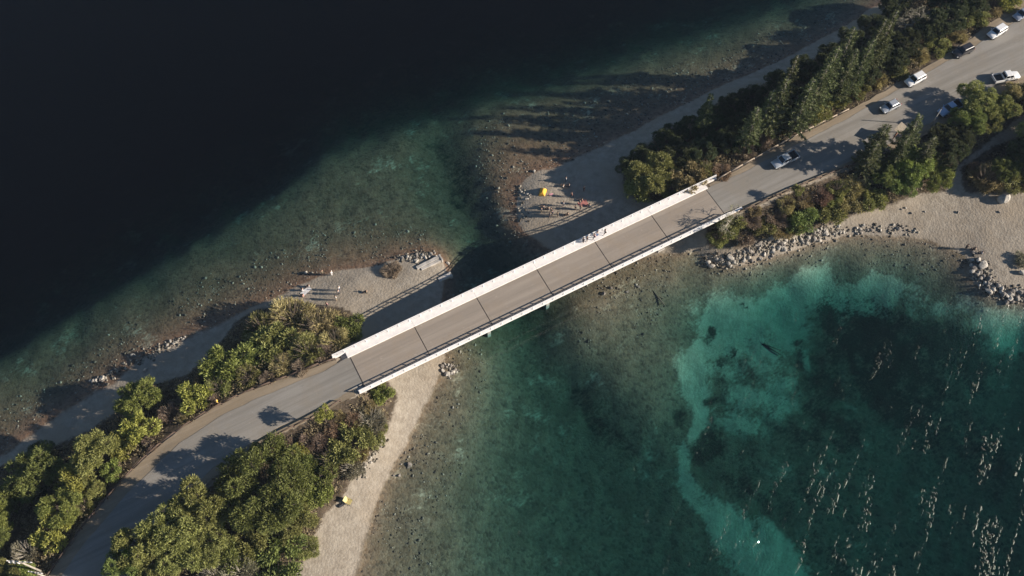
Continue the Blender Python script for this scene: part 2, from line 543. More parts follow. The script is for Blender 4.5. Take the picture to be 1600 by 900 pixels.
nxg, nyg = len(gx), len(gy)
idx = np.arange(nxg * nyg).reshape(nyg, nxg)
gfaces = np.stack([idx[:-1, :-1].ravel(), idx[:-1, 1:].ravel(), idx[1:, 1:].ravel(), idx[1:, :-1].ravel()], 1)
gmesh = mesh_np('ground', np.stack([Q[:, 0], Q[:, 1], ZZ], 1), gfaces, smooth=True)
for nm, arr in (('soil', soil), ('sand', sandm), ('weed', weedm)):
    a = gmesh.attributes.new(nm, 'FLOAT', 'POINT')
    a.data.foreach_set('value', arr.astype(np.float32))


def ground_material():
    m, nt, out = mat_new('shore_gravel_and_lake_bed')
    geo = nt.nodes.new('ShaderNodeNewGeometry')
    pos = geo.outputs['Position']
    sep = nt.nodes.new('ShaderNodeSeparateXYZ')
    nt.links.new(pos, sep.inputs[0])
    z = sep.outputs['Z']

    def attr(nm):
        a = nt.nodes.new('ShaderNodeAttribute')
        a.attribute_name = nm
        return a.outputs['Fac']
    big = noise_node(nt, pos, 0.09, 4, .6)
    mid = noise_node(nt, pos, 0.8, 5, .65)
    fine = noise_node(nt, pos, 4.5, 4, .7)
    # dry beach
    beach = mixc(nt, mrange(nt, mid, .3, .7), (.25, .212, .165), (.345, .30, .24))
    beach = mixc(nt, mrange(nt, fine, .55, .75), beach, (.41, .37, .315))
    beach = mixc(nt, mrange(nt, big, .45, .7), beach, (.31, .255, .19))
    # cobbled bed
    vor = nt.nodes.new('ShaderNodeTexVoronoi')
    vor.inputs['Scale'].default_value = 2.3
    nt.links.new(pos, vor.inputs['Vector'])
    vcol = nt.nodes.new('ShaderNodeSeparateColor')
    nt.links.new(vor.outputs['Color'], vcol.inputs[0])
    bed = mixc(nt, mrange(nt, mid, .32, .68), (.108, .079, .049), (.215, .16, .10))
    bed = mixc(nt, mth(nt, 'MULTIPLY', vcol.outputs[0], .5), bed, (.24, .21, .15))
    bed = mixc(nt, mrange(nt, vcol.outputs[1], .72, .95, 0, .5), bed, (.035, .03, .022))
    bed = mixc(nt, mrange(nt, fine, .56, .74, 0, .6), bed, (.05, .042, .03))
    bed = mixc(nt, mrange(nt, noise_node(nt, pos, .2, 4, .6), .5, .72, 0, .6), bed, (.085, .075, .045))
    # the stones of the dark lake are browner
    dt = nt.nodes.new('ShaderNodeVectorMath')
    dt.operation = 'DOT_PRODUCT'
    nt.links.new(pos, dt.inputs[0])
    dt.inputs[1].default_value = (float(BN[0]), float(BN[1]), 0)
    brown = mrange(nt, mth(nt, 'SUBTRACT', dt.outputs['Value'], float(B0 @ BN)), -4, 8)
    bed = mixc(nt, mth(nt, 'MULTIPLY', brown, .8), bed, mixc(nt, 1.0, bed, (1.12, .86, .82), 'MULTIPLY'))
    # sand and weed under water, edges broken up by noise
    fil = noise_node(nt, mapping(nt, pos, (1.1, 2.6, 1), (0, 0, math.radians(-35))), 1.0, 4, .65)
    patch = mth(nt, 'MULTIPLY', mth(nt, 'SUBTRACT', noise_node(nt, pos, .17, 5, .6), .5), 2.3)
    nfac = mth(nt, 'ADD', mth(nt, 'MULTIPLY', mth(nt, 'SUBTRACT', noise_node(nt, pos, .38, 6, .72), .5), 1.3), mth(nt, 'MULTIPLY', mth(nt, 'SUBTRACT', fil, .5), 1.1))
    sfac = mrange(nt, mth(nt, 'ADD', mth(nt, 'ADD', attr('sand'), patch), mth(nt, 'MULTIPLY', nfac, 1.1)), .2, .85)
    bed = mixc(nt, sfac, bed, mixc(nt, mrange(nt, mid, .3, .7), (.38, .35, .25), (.52, .48, .36)))
    wfac = mrange(nt, mth(nt, 'ADD', mth(nt, 'SUBTRACT', attr('weed'), mth(nt, 'MULTIPLY', patch, .5)), nfac), .32, .78, 0, .93)
    bed = mixc(nt, wfac, bed, mixc(nt, mrange(nt, fine, .4, .65), (.014, .016, .01), (.04, .045, .025)))
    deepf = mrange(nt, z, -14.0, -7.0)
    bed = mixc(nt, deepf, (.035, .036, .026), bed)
    # water line
    zw = mth(nt, 'ADD', z, mth(nt, 'MULTIPLY', mth(nt, 'SUBTRACT', mid, .5), .22))
    col = mixc(nt, mrange(nt, zw, .04, .2), bed, beach)
    s = mixc(nt, mrange(nt, mid, .35, .65), (.05, .038, .026), (.13, .098, .068))
    s = mixc(nt, mrange(nt, fine, .5, .7), s, (.075, .063, .04))
    sf = mrange(nt, mth(nt, 'ADD', attr('soil'), mth(nt, 'MULTIPLY', nfac, .7)), .3, .7)
    col = mixc(nt, mth(nt, 'MULTIPLY', sf, mrange(nt, z, .1, .5)), col, s)
    p = nt.nodes.new('ShaderNodeBsdfPrincipled')
    p.inputs['Specular IOR Level'].default_value = .2
    nt.links.new(col, p.inputs['Base Color'])
    nt.links.new(mrange(nt, zw, 0, .25, .55, .95), p.inputs['Roughness'])
    b = nt.nodes.new('ShaderNodeBump')
    b.inputs['Strength'].default_value = .8
    b.inputs['Distance'].default_value = .12
    hsum = mth(nt, 'ADD', mth(nt, 'MULTIPLY', fine, .7), mth(nt, 'MULTIPLY', vor.outputs['Distance'], -.5))
    nt.links.new(hsum, b.inputs['Height'])
    nt.links.new(b.outputs[0], p.inputs['Normal'])
    nt.links.new(p.outputs[0], out.inputs[0])
    return m


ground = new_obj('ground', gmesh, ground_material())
tag(ground, 'gravel beaches, brushy banks and stony lake bed', kind='structure')


# ------------------------------------------------------------------ the lake: a closed body of absorbing water
def water_material():
    m, nt, out = mat_new('lake_water')
    geo = nt.nodes.new('ShaderNodeNewGeometry')
    pos = geo.outputs['Position']
    tilt = math.radians(27)
    v1 = mapping(nt, pos, (.9, .3, 1), (0, 0, tilt))
    v2 = mapping(nt, pos, (4.2, 2.6, 1), (0, 0, math.radians(24)))
    v3 = mapping(nt, pos, (1.1, .9, 1), (0, 0, tilt))
    vm = mapping(nt, pos, (.62, .075, 1), (0, 0, tilt))
    w1 = noise_node(nt, v1, 1.0, 1, .5)
    w2 = noise_node(nt, v2, 1.0, 1, .55)
    w3 = noise_node(nt, v3, 1.0, 1, .5)
    gust = mrange(nt, noise_node(nt, pos, .045, 3, .6), .35, .65, .55, 1.1)
    sep = nt.nodes.new('ShaderNodeSeparateXYZ')
    nt.links.new(pos, sep.inputs[0])
    # the open turquoise side is windier than the sheltered dark side
    side = mth(nt, 'SUBTRACT', mth(nt, 'MULTIPLY', sep.outputs['X'], .9), sep.outputs['Y'])
    wind = mrange(nt, side, -60, 40, .03, 1.0, False)
    band = mth(nt, 'ADD', noise_node(nt, vm, 1.0, 3, .6), mth(nt, 'MULTIPLY', wind, .12))
    crest = mth(nt, 'MULTIPLY', mrange(nt, band, CREST[0], CREST[1]), mrange(nt, noise_node(nt, mapping(nt, pos, (1.7, 1.2, 1), (0, 0, .2)), 1.0, 1, .5), .5, .62))
    h = mth(nt, 'ADD', mth(nt, 'MULTIPLY', w1, .22), mth(nt, 'MULTIPLY', w2, .03))
    h = mth(nt, 'ADD', h, mth(nt, 'MULTIPLY', mth(nt, 'MULTIPLY', w3, crest), CREST[2]))
    h = mth(nt, 'MULTIPLY', mth(nt, 'MULTIPLY', h, gust), wind)
    b = nt.nodes.new('ShaderNodeBump')
    b.inputs['Strength'].default_value = 1.0
    b.inputs['Distance'].default_value = WAVE
    nt.links.new(h, b.inputs['Height'])
    fr = nt.nodes.new('ShaderNodeFresnel')
    # a straight-through surface: the same Fresnel loss whichever side light arrives from
    nt.links.new(mrange(nt, geo.outputs['Backfacing'], 0, 1, 1.33, 1 / 1.33, False), fr.inputs['IOR'])
    nt.links.new(b.outputs[0], fr.inputs['Normal'])
    g = nt.nodes.new('ShaderNodeBsdfGlossy')
    g.inputs['Roughness'].default_value = .02
    nt.links.new(b.outputs[0], g.inputs['Normal'])
    t = nt.nodes.new('ShaderNodeBsdfTransparent')
    mx = nt.nodes.new('ShaderNodeMixShader')
    nt.links.new(fr.outputs[0], mx.inputs[0])
    nt.links.new(t.outputs[0], mx.inputs[1])
    nt.links.new(g.outputs[0], mx.inputs[2])
    nt.links.new(mx.outputs[0], out.inputs['Surface'])
    va = nt.nodes.new('ShaderNodeVolumeAbsorption')
    va.inputs['Color'].default_value = (.37, .70, .70, 1)
    va.inputs['Density'].default_value = .36
    nt.links.new(va.outputs[0], out.inputs['Volume'])
    return m


WAVE, CREST = 1.0, (.638, .74, 1.3)
lake = MB().box(-4300, 4300, -4300, 4500, -45, 0.0).build('lake_water', water_material())
tag(lake, 'clear lake water, dark on one side and turquoise on the other', kind='structure')

# ------------------------------------------------------------------ common materials
M = {}
M['asphalt'] = None


def road_material(name, lo, hi, tint):
    m, nt, out = mat_new(name)
    geo = nt.nodes.new('ShaderNodeNewGeometry').outputs['Position']
    along = mapping(nt, geo, (.05, .9, 1), (0, 0, -BANG))
    n1 = noise_node(nt, along, 1.0, 4, .6)
    n2 = noise_node(nt, geo, .25, 5, .65)
    n3 = noise_node(nt, geo, 7.0, 3, .7)
    c = mixc(nt, mrange(nt, n1, .35, .65), lo, hi)
    c = mixc(nt, mrange(nt, n2, .45, .7, 0, .7), c, tint)
    c = mixc(nt, mrange(nt, n3, .5, .8, 0, .35), c, tuple(x * .6 for x in lo))
    fine_along = noise_node(nt, mapping(nt, geo, (.03, 2.2, 1), (0, 0, -BANG)), 1.0, 5, .7)
    c = mixc(nt, mrange(nt, fine_along, .48, .72, 0, .5), c, tuple(x * .78 for x in lo))
    c = mixc(nt, mrange(nt, noise_node(nt, geo, 1.3, 4, .7), .62, .72, 0, .55), c, tuple(min(1, x * 1.25) for x in hi))
    c = mixc(nt, mrange(nt, noise_node(nt, geo, .55, 5, .75), .62, .7, 0, .4), c, tuple(x * .7 for x in lo))
    p = nt.nodes.new('ShaderNodeBsdfPrincipled')
    p.inputs['Roughness'].default_value = .9
    p.inputs['Specular IOR Level'].default_value = .2
    nt.links.new(c, p.inputs['Base Color'])
    b = nt.nodes.new('ShaderNodeBump')
    b.inputs['Distance'].default_value = .02
    nt.links.new(n3, b.inputs['Height'])
    nt.links.new(b.outputs[0], p.inputs['Normal'])
    nt.links.new(p.outputs[0], out.inputs[0])
    return m


M['asphalt'] = road_material('dusty_asphalt', (.225, .207, .18), (.285, .265, .235), (.25, .22, .18))
M['shoulder'] = road_material('dirt_shoulder', (.24, .19, .13), (.31, .25, .18), (.20, .165, .12))
M['deck'] = road_material('worn_concrete_deck', (.29, .245, .20), (.35, .295, .24), (.31, .25, .19))
M['white'] = simple_mat('white_painted_concrete', (.84, .79, .74), .7, var=.07, scale=1.2)
M['concrete'] = simple_mat('grey_concrete', (.42, .39, .35), .85, var=.25, scale=.8, bump=.02)
M['joint'] = simple_mat('dark_joint', (.035, .03, .028), .9)
M['whitepaint'] = simple_mat('white_rail_paint', (.80, .77, .74), .5, var=.06)
M['log'] = simple_mat('shade_toned_log', (.085, .055, .038), .85, var=.35, scale=2.5)  # brown guardrail wood, its shaded look put into the colour
M['logsunlit'] = simple_mat('sun_toned_log', (.30, .24, .18), .85, var=.25, scale=2.5)  # the same guardrail wood with sunlight put into a paler colour
M['bark'] = simple_mat('bark', (.13, .10, .075), .9, var=.4, scale=6)
M['barkpale'] = simple_mat('pale_bark', (.36, .32, .26), .9, var=.3, scale=6)
M['rock'] = simple_mat('pale_rock', (.38, .345, .295), .85, var=.35, scale=2.0, bump=.03)
M['rockdark'] = simple_mat('dark_rock', (.20, .175, .15), .85, var=.35, scale=2.0, bump=.03)
M['glass'] = simple_mat('car_glass', (.012, .014, .018), .08, var=.1)
M['tyre'] = simple_mat('tyre_rubber', (.02, .02, .02), .85)
M['rim'] = simple_mat('alloy_rim', (.45, .45, .46), .35, .8)
M['plastic'] = simple_mat('black_plastic', (.025, .025, .026), .6)
M['lamp'] = simple_mat('headlamp', (.75, .75, .72), .15)
M['tail'] = simple_mat('tail_lamp', (.35, .02, .02), .25)


def strip(name, up, lo, z, mat, skirt=.12):
    up, lo = ats(up, DECK), ats(lo, DECK)

    def res(p, n=60):
        d = np.concatenate([[0], np.cumsum(np.linalg.norm(np.diff(p, axis=0), axis=1))])
        t = np.linspace(0, d[-1], n)
        return np.stack([np.interp(t, d, p[:, 0]), np.interp(t, d, p[:, 1])], 1)
    a, b = res(up), res(lo)
    ww = [0, .2, .4, .6, .8, 1]
    vs, fs = [], []
    for i in range(60):
        wig = .3 * mnoise.noise(Vector((a[i][0] * .45, a[i][1] * .45, z)))
        vs.append((*(a[i]), z - skirt))
        for w in ww:
            p = a[i] * (1 - w) + b[i] * w
            if w in (0, 1): p = p + BN * wig
            vs.append((p[0], p[1], z))
        vs.append((*(b[i]), z - skirt))
    k = len(ww) + 2
    for i in range(59):
        for j in range(k - 1):
            fs.append((i * k + j, i * k + j + 1, (i + 1) * k + j + 1, (i + 1) * k + j))
    return MB().add(vs, fs).build(name, mat)


def ext(poly, first=None):
    return poly


for up, lo, nm in ((L_UP_GUARD, L_LO_GUARD, 'by the utility poles'), (R_UP_GUARD, R_LO_GUARD, 'by the parked cars')):
    tag(strip('road_shoulder', up, lo, DECK - .06, M['shoulder']), 'tan dirt shoulder of the road ' + nm, kind='structure')
for up, lo, nm in ((L_UP_ASPH, L_LO_ASPH, 'by the utility poles'), (R_UP_ASPH, R_LO_ASPH, 'by the parked cars')):
    tag(strip('road', up, lo, DECK - .012, M['asphalt']), 'dusty grey road surface ' + nm, kind='structure')

# ------------------------------------------------------------------ the bridge (local x along the axis, y towards the dark lake)
bridge = empty('road_bridge', (B0[0], B0[1], 0), BANG)
tag(bridge, 'long white concrete road bridge on short piers between the two lakes', 'bridge')
SPAN = BLEN / 6.0
WID = 5.95           # carriageway: y from -WID (turquoise side) to 0
for i in range(6):
    s0, s1 = i * SPAN + (.07 if i else 0), (i + 1) * SPAN - (.07 if i < 5 else 0)
    MB().box(s0, s1, -WID, 0, DECK - .25, DECK).build('deck_slab', M['deck'], bridge)
for i in range(7):
    MB().box(i * SPAN - .075, i * SPAN + .075, -WID, 0, DECK - .2, DECK - .035 if 0 < i < 6 else DECK + .004).build('expansion_joint', M['joint'], bridge)
# footway on the dark-lake side: six slabs, raised kerb
for i in range(6):
    s0, s1 = i * SPAN + .015 + (-.0 if i else -.4), (i + 1) * SPAN - .015 + (0 if i < 5 else .4)
    MB().box(s0, s1, .003, 1.42, DECK - .28, DECK + .17, .02).build('footway_slab', M['white'], bridge)
MB().box(-2.6, -.42, 1.05, 1.42, DECK - .3, DECK + .16, .02).build('footway_end', M['white'], bridge)
MB().box(BLEN + .42, BLEN + 3.0, 1.0, 1.42, DECK - .3, DECK + .16, .02).build('footway_end', M['white'], bridge)
# kerb beam on the turquoise side
for i in range(6):
    s0, s1 = i * SPAN + .012 - (1.2 if i == 0 else 0), (i + 1) * SPAN - .012 + (.5 if i == 5 else 0)
    MB().box(s0, s1, -WID - .55, -WID - .003, DECK - .3, DECK + .16, .02).build('kerb_slab', M['white'], bridge)
MB().box(BLEN + .55, BLEN + 3.4, -WID - .55, -WID - .12, DECK - .3, DECK + .2, .02).build('kerb_end', M['white'], bridge)
# girders
for y in (1.05, -.9, -2.7, -4.5, -WID + .55):
    for i in range(6):
        MB().box(i * SPAN + .05, (i + 1) * SPAN - .05, y - .2, y + .2, DECK - 1.25, DECK - .33).build('girder', M['white'] if y in (1.05, -WID + .55) else M['concrete'], bridge)
# piers: cap beam and wall with footing
for i in range(1, 6):
    s = i * SPAN
    wx, wy = B0 + BU * s - BN * 2
    zb = gz(wx, wy) - 1.2
    pier = MB().box(s - .3, s + .3, -WID + 1.6, .75, zb, DECK - 1.75).build('pier', M['concrete'], bridge)
    MB().hexa([(s - .4, -WID + .9, DECK - 1.55), (s + .4, -WID + .9, DECK - 1.55), (s + .4, 1.5, DECK - 1.55), (s - .4, 1.5, DECK - 1.55),
               (s - .45, -WID + .4, DECK - 1.26), (s + .45, -WID + .4, DECK - 1.26), (s + .45, 1.75, DECK - 1.26), (s - .45, 1.75, DECK - 1.26)]).box(s - .36, s + .36, -WID + 1.2, 1.1, DECK - 1.85, DECK - 1.56).build('pier_cap', M['white'], pier)
    MB().box(s - .7, s + .7, -WID + 1.2, 1.3, zb - .2, zb + .75, .06).build('pier_footing', M['concrete'], pier)
for s0, s1 in ((-1.3, .0), (BLEN, BLEN + 1.3)):
    MB().box(s0, s1, -WID - .4, 1.35, 0.5, DECK - .34).build('abutment', M['concrete'], bridge)


# railings: posts every two metres, two rails
def railing(name, y, s0, s1, label):
    zt = DECK + .17
    r = MB().box(s0, s1, y - .06, y + .06, zt + .70, zt + .82, .012).build(name, M['whitepaint'], bridge)
    r['label'] = label
    MB().box(s0, s1, y - .035, y + .035, zt + .33, zt + .43).build('middle_rail', M['whitepaint'], r)
    n = int(round((s1 - s0) / 1.95))
    pm = MB().box(-.06, .06, -.06, .06, 0, .70).box(-.11, .11, -.11, .11, 0, .03).mesh('post')
    for i in range(n + 1):
        o = new_obj('post', pm, M['whitepaint'], r)
        o.location = (s0 + .06 + (s1 - s0 - .12) * i / n, y, zt)


railing('railing', 1.28, -2.5, BLEN + 2.9, 'white railing beside the footway on the dark-lake side')
railing('railing', -WID - .44, -1.1, BLEN + .45, 'white railing on the turquoise-lake side')


# ------------------------------------------------------------------ log guardrails
def guardrail(pts, label, mat):
    w = ats(pts, DECK)
    root = empty('guardrail', (w[0][0], w[0][1], DECK - .06))
    tag(root, label, 'guardrail', 'log guardrails along the road')
    o = np.array(w[0])
    pm = MB().tube((0, 0, -.5), (0, 0, .62), .1, .09, 8).mesh('post')
    d = np.concatenate([[0], np.cumsum(np.linalg.norm(np.diff(w, axis=0), axis=1))])
    n = int(d[-1] / 2.6)
    t = np.linspace(0, d[-1], n + 1)
    P = np.stack([np.interp(t, d, w[:, 0]), np.interp(t, d, w[:, 1])], 1) - o
    for i in range(n + 1):
        q = new_obj('post', pm, mat, root)
        q.location = (P[i][0], P[i][1], 0)
    for i in range(n):
        k = random.uniform(-.03, .03)
        MB().tube((*P[i], .58 + k), (*P[i + 1], .58 - k), .13, .12, 8).build('rail', mat, root, True)


guardrail(L_UP_GUARD[0:12], 'brown log guardrail running from the bridge towards the utility poles on the dark-lake side', M['log'])
guardrail(L_LO_GUARD[1:6], 'short brown log guardrail on the turquoise-lake side near the bridge, beside the big round tree', M['log'])
guardrail([(1122, 281), (1150, 265), (1195, 240), (1240, 215), (1290, 190), (1325, 173)], 'log guardrail, sunlight painted pale, beside the road where the silver pickup drives', M['logsunlit'])
guardrail([(1156, 331), (1165, 329), (1200, 313), (1250, 291), (1300, 271), (1345, 253)], 'brown log guardrail above the reddish shrubs and the pile of shore boulders', M['log'])

# ------------------------------------------------------------------ foliage
FOL = {
    'green': ('green', leaf_mat('leaf_green', (0.185, 0.215, 0.06), (0.072, 0.088, 0.026))),
    'bright': ('bright green', leaf_mat('leaf_bright_green', (0.23, 0.255, 0.065), (0.1, 0.118, 0.032))),
    'yellow': ('yellow-green', leaf_mat('leaf_yellow_green', (0.28, 0.265, 0.065), (0.15, 0.145, 0.04))),
    'olive': ('olive', leaf_mat('leaf_olive', (0.25, 0.25, 0.078), (0.11, 0.115, 0.039))),
    'tan': ('tan-olive', leaf_mat('leaf_tan', (0.32, 0.26, 0.12), (0.16, 0.135, 0.06))),
    'dry': ('dry brown', leaf_mat('leaf_dry', (0.27, 0.205, 0.145), (0.13, 0.095, 0.068))),
    'rust': ('rust-red', leaf_mat('leaf_rust', (0.26, 0.17, 0.105), (0.13, 0.09, 0.058))),
    'grey': ('grey-green', leaf_mat('leaf_grey', (0.24, 0.22, 0.145), (0.12, 0.112, 0.075))),
    'dark': ('dark green', leaf_mat('leaf_dark', (0.075, 0.088, 0.036), (0.028, 0.034, 0.015))),
    'conifer': ('green', leaf_mat('needle_green', (0.12, 0.135, 0.05), (0.034, 0.042, 0.016), .15)),
}
UNDER = leaf_mat('undergrowth_leaf', (.24, .19, .11), (.10, .08, .048))


def leaf_quads(p, d, L, Wd, rng):
    n = len(p)
    d = d / np.linalg.norm(d, axis=1, keepdims=True)
    r = rng.normal(size=(n, 3))
    s = np.cross(d, r)
    s /= np.linalg.norm(s, axis=1, keepdims=True) + 1e-9
    L = (L * rng.uniform(.7, 1.3, n))[:, None]
    Wd = (Wd * rng.uniform(.7, 1.3, n))[:, None]
    v = np.stack([p, p + d * L * .45 + s * Wd * .5, p + d * L, p + d * L * .45 - s * Wd * .5], 1).reshape(-1, 3)
    return v, np.arange(4 * n).reshape(n, 4)


def crown_leaves(rng, R, H, z0, nl, n, L, Wd, gap=.12, flat=.75):
    """leaves on a cluster of lobes filling a dome of radius R from z0 to H"""
    lobes = []
    hc = (H - z0) / 2
    for i in range(nl):
        a = rng.uniform(0, 2 * math.pi)
        rr = R * .80 * math.sqrt(rng.uniform(.0, 1))
        zz = z0 + hc * (.55 + .95 * rng.uniform(0, 1) * math.sqrt(max(.05, 1 - (rr / R) ** 2)))
        lr = R * rng.uniform(.5, 1.25) * .8 / math.sqrt(nl) * 1.6
        zz = min(zz, H - lr * flat)
        lobes.append((rr * math.cos(a), rr * math.sin(a), zz, lr))
    lob = np.array(lobes)
    ph = rng.uniform(0, 50)
    P, D = [], []
    w = lob[:, 3] ** 2
    w /= w.sum()
    tot = 0
    while tot < n:
        k = rng.choice(nl, n, p=w)
        u = rng.normal(size=(n, 3))
        u[:, 2] += .35
        u /= np.linalg.norm(u, axis=1, keepdims=True)
        lr = lob[k, 3]
        pos = lob[k, :3] + u * (lr * rng.uniform(.62, 1.12, n) * np.where(rng.uniform(size=n) < .12, 1.15, 1))[:, None] * np.array([1, 1, flat])
        ok = pos[:, 2] > z0 * .6
        for j in range(nl):
            dd = np.linalg.norm((pos - lob[j, :3]) / np.array([1, 1, flat]), axis=1)
            ok &= dd > lob[j, 3] * .6
        nn = np.array([mnoise.noise(Vector(q) * 1.1 + Vector((ph, 0, 0))) for q in pos])
        ok &= nn < .30 - gap + rng.uniform(-.14, .14, n)
        P.append(pos[ok])
        D.append((u * .9 + rng.normal(size=(n, 3)) * .55 + np.array([0, 0, .25]))[ok])
        tot += int(ok.sum())
    P, D = np.concatenate(P)[:n], np.concatenate(D)[:n]
    v, f = leaf_quads(P, D, L, Wd, rng)
    return v, f, lobes


def limb_mesh(lobes, H, r0, rng, name='trunk', zb=.3):
    mb = MB()
    base = Vector((0, 0, -.6))
    fork = Vector((rng.uniform(-.1, .1), rng.uniform(-.1, .1), H * zb))
    mb.tube(base, fork, r0, r0 * .7, 7)
    for (x, y, z, r) in lobes:
        e = Vector((x, y, z))
        midp = fork.lerp(e, .5) + Vector((0, 0, -.08 * H))
        mb.tube(fork, midp, r0 * .5, r0 * .3, 5)
        mb.tube(midp, e, r0 * .3, r0 * .1, 5)
        for k in range(3):
            u = Vector(rng.normal(size=3)).normalized()
            mb.tube(e, e + u * r * .95, r0 * .12, r0 * .04, 4)
    return mb.mesh(name)


PROTO = {}


def proto_tree(kind, i):
    rng = np.random.default_rng(100 + i + 31 * len(kind))
    if kind == 'tree':                       # R 4, H 7
        v, f, lob = crown_leaves(rng, 4.0, 7.0, 1.2, 26, 12500, .42, .12, .15)
        return mesh_np('crown', v, f), limb_mesh(lob, 7.0, .2, rng), 4.0, 7.0
    if kind == 'bigtree':                    # R 7.5, H 8.2
        v, f, lob = crown_leaves(rng, 7.5, 8.2, .8, 52, 34000, .46, .13, .1)
        return mesh_np('crown', v, f), limb_mesh(lob, 8.2, .28, rng, zb=.2), 7.5, 8.2
    if kind == 'shrub':                      # R 2, H 2.8
        v, f, lob = crown_leaves(rng, 2.0, 2.8, .15, 14, 3600, .36, .11)
        return mesh_np('crown', v, f), limb_mesh(lob, 2.8, .09, rng, zb=.15), 2.0, 2.8
    if kind == 'slim':                       # R 1.3, H 6.5, bare stem below
        v, f, lob = crown_leaves(rng, 1.3, 6.5, 3.6, 9, 1700, .34, .11)
        return mesh_np('crown', v, f), limb_mesh(lob, 6.5, .09, rng, zb=.5), 1.3, 6.5
    if kind == 'wispy':                      # loose upright shrub of long thin sprays
        n = 3400
        a = rng.uniform(0, 2 * math.pi, n)
        r = 2.0 * np.sqrt(rng.uniform(0, 1, n)) * .8
        ph = rng.uniform(0, 90)
        lump = np.array([mnoise.noise(Vector((r_ * math.cos(a_) * .9 + ph, r_ * math.sin(a_) * .9, .5))) for r_, a_ in zip(r, a)])
        edge = np.array([1 + .45 * mnoise.noise(Vector((math.cos(a_) * 1.4, math.sin(a_) * 1.4, ph))) for a_ in a])
        r = r * edge
        h = rng.uniform(.25, 1, n) * 2.7 * np.sqrt(np.clip(1 - (r / 2.4) ** 2, .05, 1)) * (.72 + .8 * lump)
        P = np.stack([r * np.cos(a), r * np.sin(a), h * .75], 1)
        D = np.stack([np.cos(a) * r * .45, np.sin(a) * r * .45, np.full(n, .55)], 1) + rng.normal(size=(n, 3)) * .45
        v, f = leaf_quads(P, D, .46, .075, rng)
        mb = MB()
        for k in range(46):
            aa, rr = rng.uniform(0, 6.28), 1.7 * math.sqrt(rng.uniform(0, 1))
            e = Vector((rr * math.cos(aa), rr * math.sin(aa), 2.6 * math.sqrt(max(.1, 1 - (rr / 2.1) ** 2))))
            mb.tube((e.x * .15, e.y * .15, -.3), e * .6, .04, .025, 4)
            mb.tube(e * .6, e * 1.08, .025, .01, 4)
        return mesh_np('crown', v, f), mb.mesh('stem'), 2.0, 2.8
    if kind == 'conifer':                    # R 2.6, H 14
        H, R = 14.0, 2.7
        P, D = [], []
        mb = MB()
        mb.tube((0, 0, -.6), (0, 0, H * .5), .24, .15, 8)
        mb.tube((0, 0, H * .5), (.05, .05, H), .15, .03, 8)
        z = rng.uniform(.06, .2) * H
        sparse = rng.uniform(0, 1, 9) ** 2
        R *= rng.uniform(.85, 1.25)
        while z < H * .985:
            t = z / H
            Lb = R * (1 - t) ** .75 * rng.uniform(.75, 1.15) + .25
            nb = 7 if t < .8 else 5
            a0 = rng.uniform(0, 6.28)
            for k in range(nb):
                if rng.uniform() < .08 + .3 * sparse[int(z * 1.3) % 9]: continue
                a = a0 + 6.283 * k / nb + rng.uniform(-.3, .3)
                l = Lb * rng.uniform(.4, 1.3)
                dr = Vector((math.cos(a), math.sin(a), rng.uniform(-.12, .25)))
                e = Vector((0, 0, z)) + dr * l
                mb.tube((0, 0, z), e, .045, .015, 4)
                m = max(5, int(l * 15))
                for q in range(m):
                    s = (q + rng.uniform(0, 1)) / m
                    s = .18 + .82 * s
                    side = rng.choice([-1, 1])
                    pp = Vector((0, 0, z)) + dr * l * s
                    dd = np.array([dr.x, dr.y, dr.z]) * .7 + side * np.array([-dr.y, dr.x, 0]) * rng.uniform(.2, 1) + np.array([0, 0, rng.uniform(-.35, .2)])
                    P.append(tuple(pp)); D.append(dd)
                    P.append(tuple(pp + Vector((0, 0, rng.uniform(-.1, .1))))); D.append(dd * np.array([1, 1, -.5]) + rng.normal(size=3) * .3)
            z += rng.uniform(.38, .6)
        v, f = leaf_quads(np.array(P), np.array(D), .6, .14, rng)
        return mesh_np('crown', v, f), mb.mesh('trunk'), 2.7, H
    if kind == 'bare':                       # leafless branching tree R 2.6 H 7
        mb = MB()
        tips = []

        def grow(p, d, l, r, k):
            e = p + d * l
            mb.tube(p, e, r, r * .65, 5)
            if k == 0:
                tips.append(e)
                return
            for _ in range(3):
                nd = (d + Vector(rng.normal(size=3)) * .42 + Vector((0, 0, .1))).normalized()
                grow(p + d * l * rng.uniform(.6, 1), nd, l * .68, r * .55, k - 1)
        grow(Vector((0, 0, -.4)), Vector((0, 0, 1)), 2.4, .16, 4)
        tp = np.array([tuple(t) for t in tips])
        P = np.repeat(tp, 5, axis=0) + rng.normal(size=(len(tp) * 5, 3)) * .12
        v, f = leaf_quads(P, rng.normal(size=P.shape) + np.array([0, 0, .6]), .5, .07, rng)
        return mesh_np('crown', v, f), mb.mesh('trunk'), 2.6, 7.0


NV = {'bigtree': 1, 'slim': 2, 'tree': 4, 'shrub': 4, 'wispy': 3, 'conifer': 7, 'bare': 2}
for k, n in NV.items():
    PROTO[k] = [proto_tree(k, i) for i in range(n)]
ORD = 'first second third fourth fifth sixth seventh eighth ninth tenth eleventh twelfth thirteenth fourteenth fifteenth sixteenth seventeenth eighteenth nineteenth twentieth'.split()
ORD += ['twenty-' + o for o in ORD[:9]] + ['thirtieth'] + ['thirty-' + o for o in ORD[:9]]
REG = {
    'UL': 'on the dark-lake bank by the carless road',
    'LL': 'on the turquoise-lake bank by the carless road',
    'UR': 'on the dark-lake bank beside the parked cars',
    'LR': 'on the turquoise-lake bank beside the parked cars',
    'BE': 'on the open beach',
}
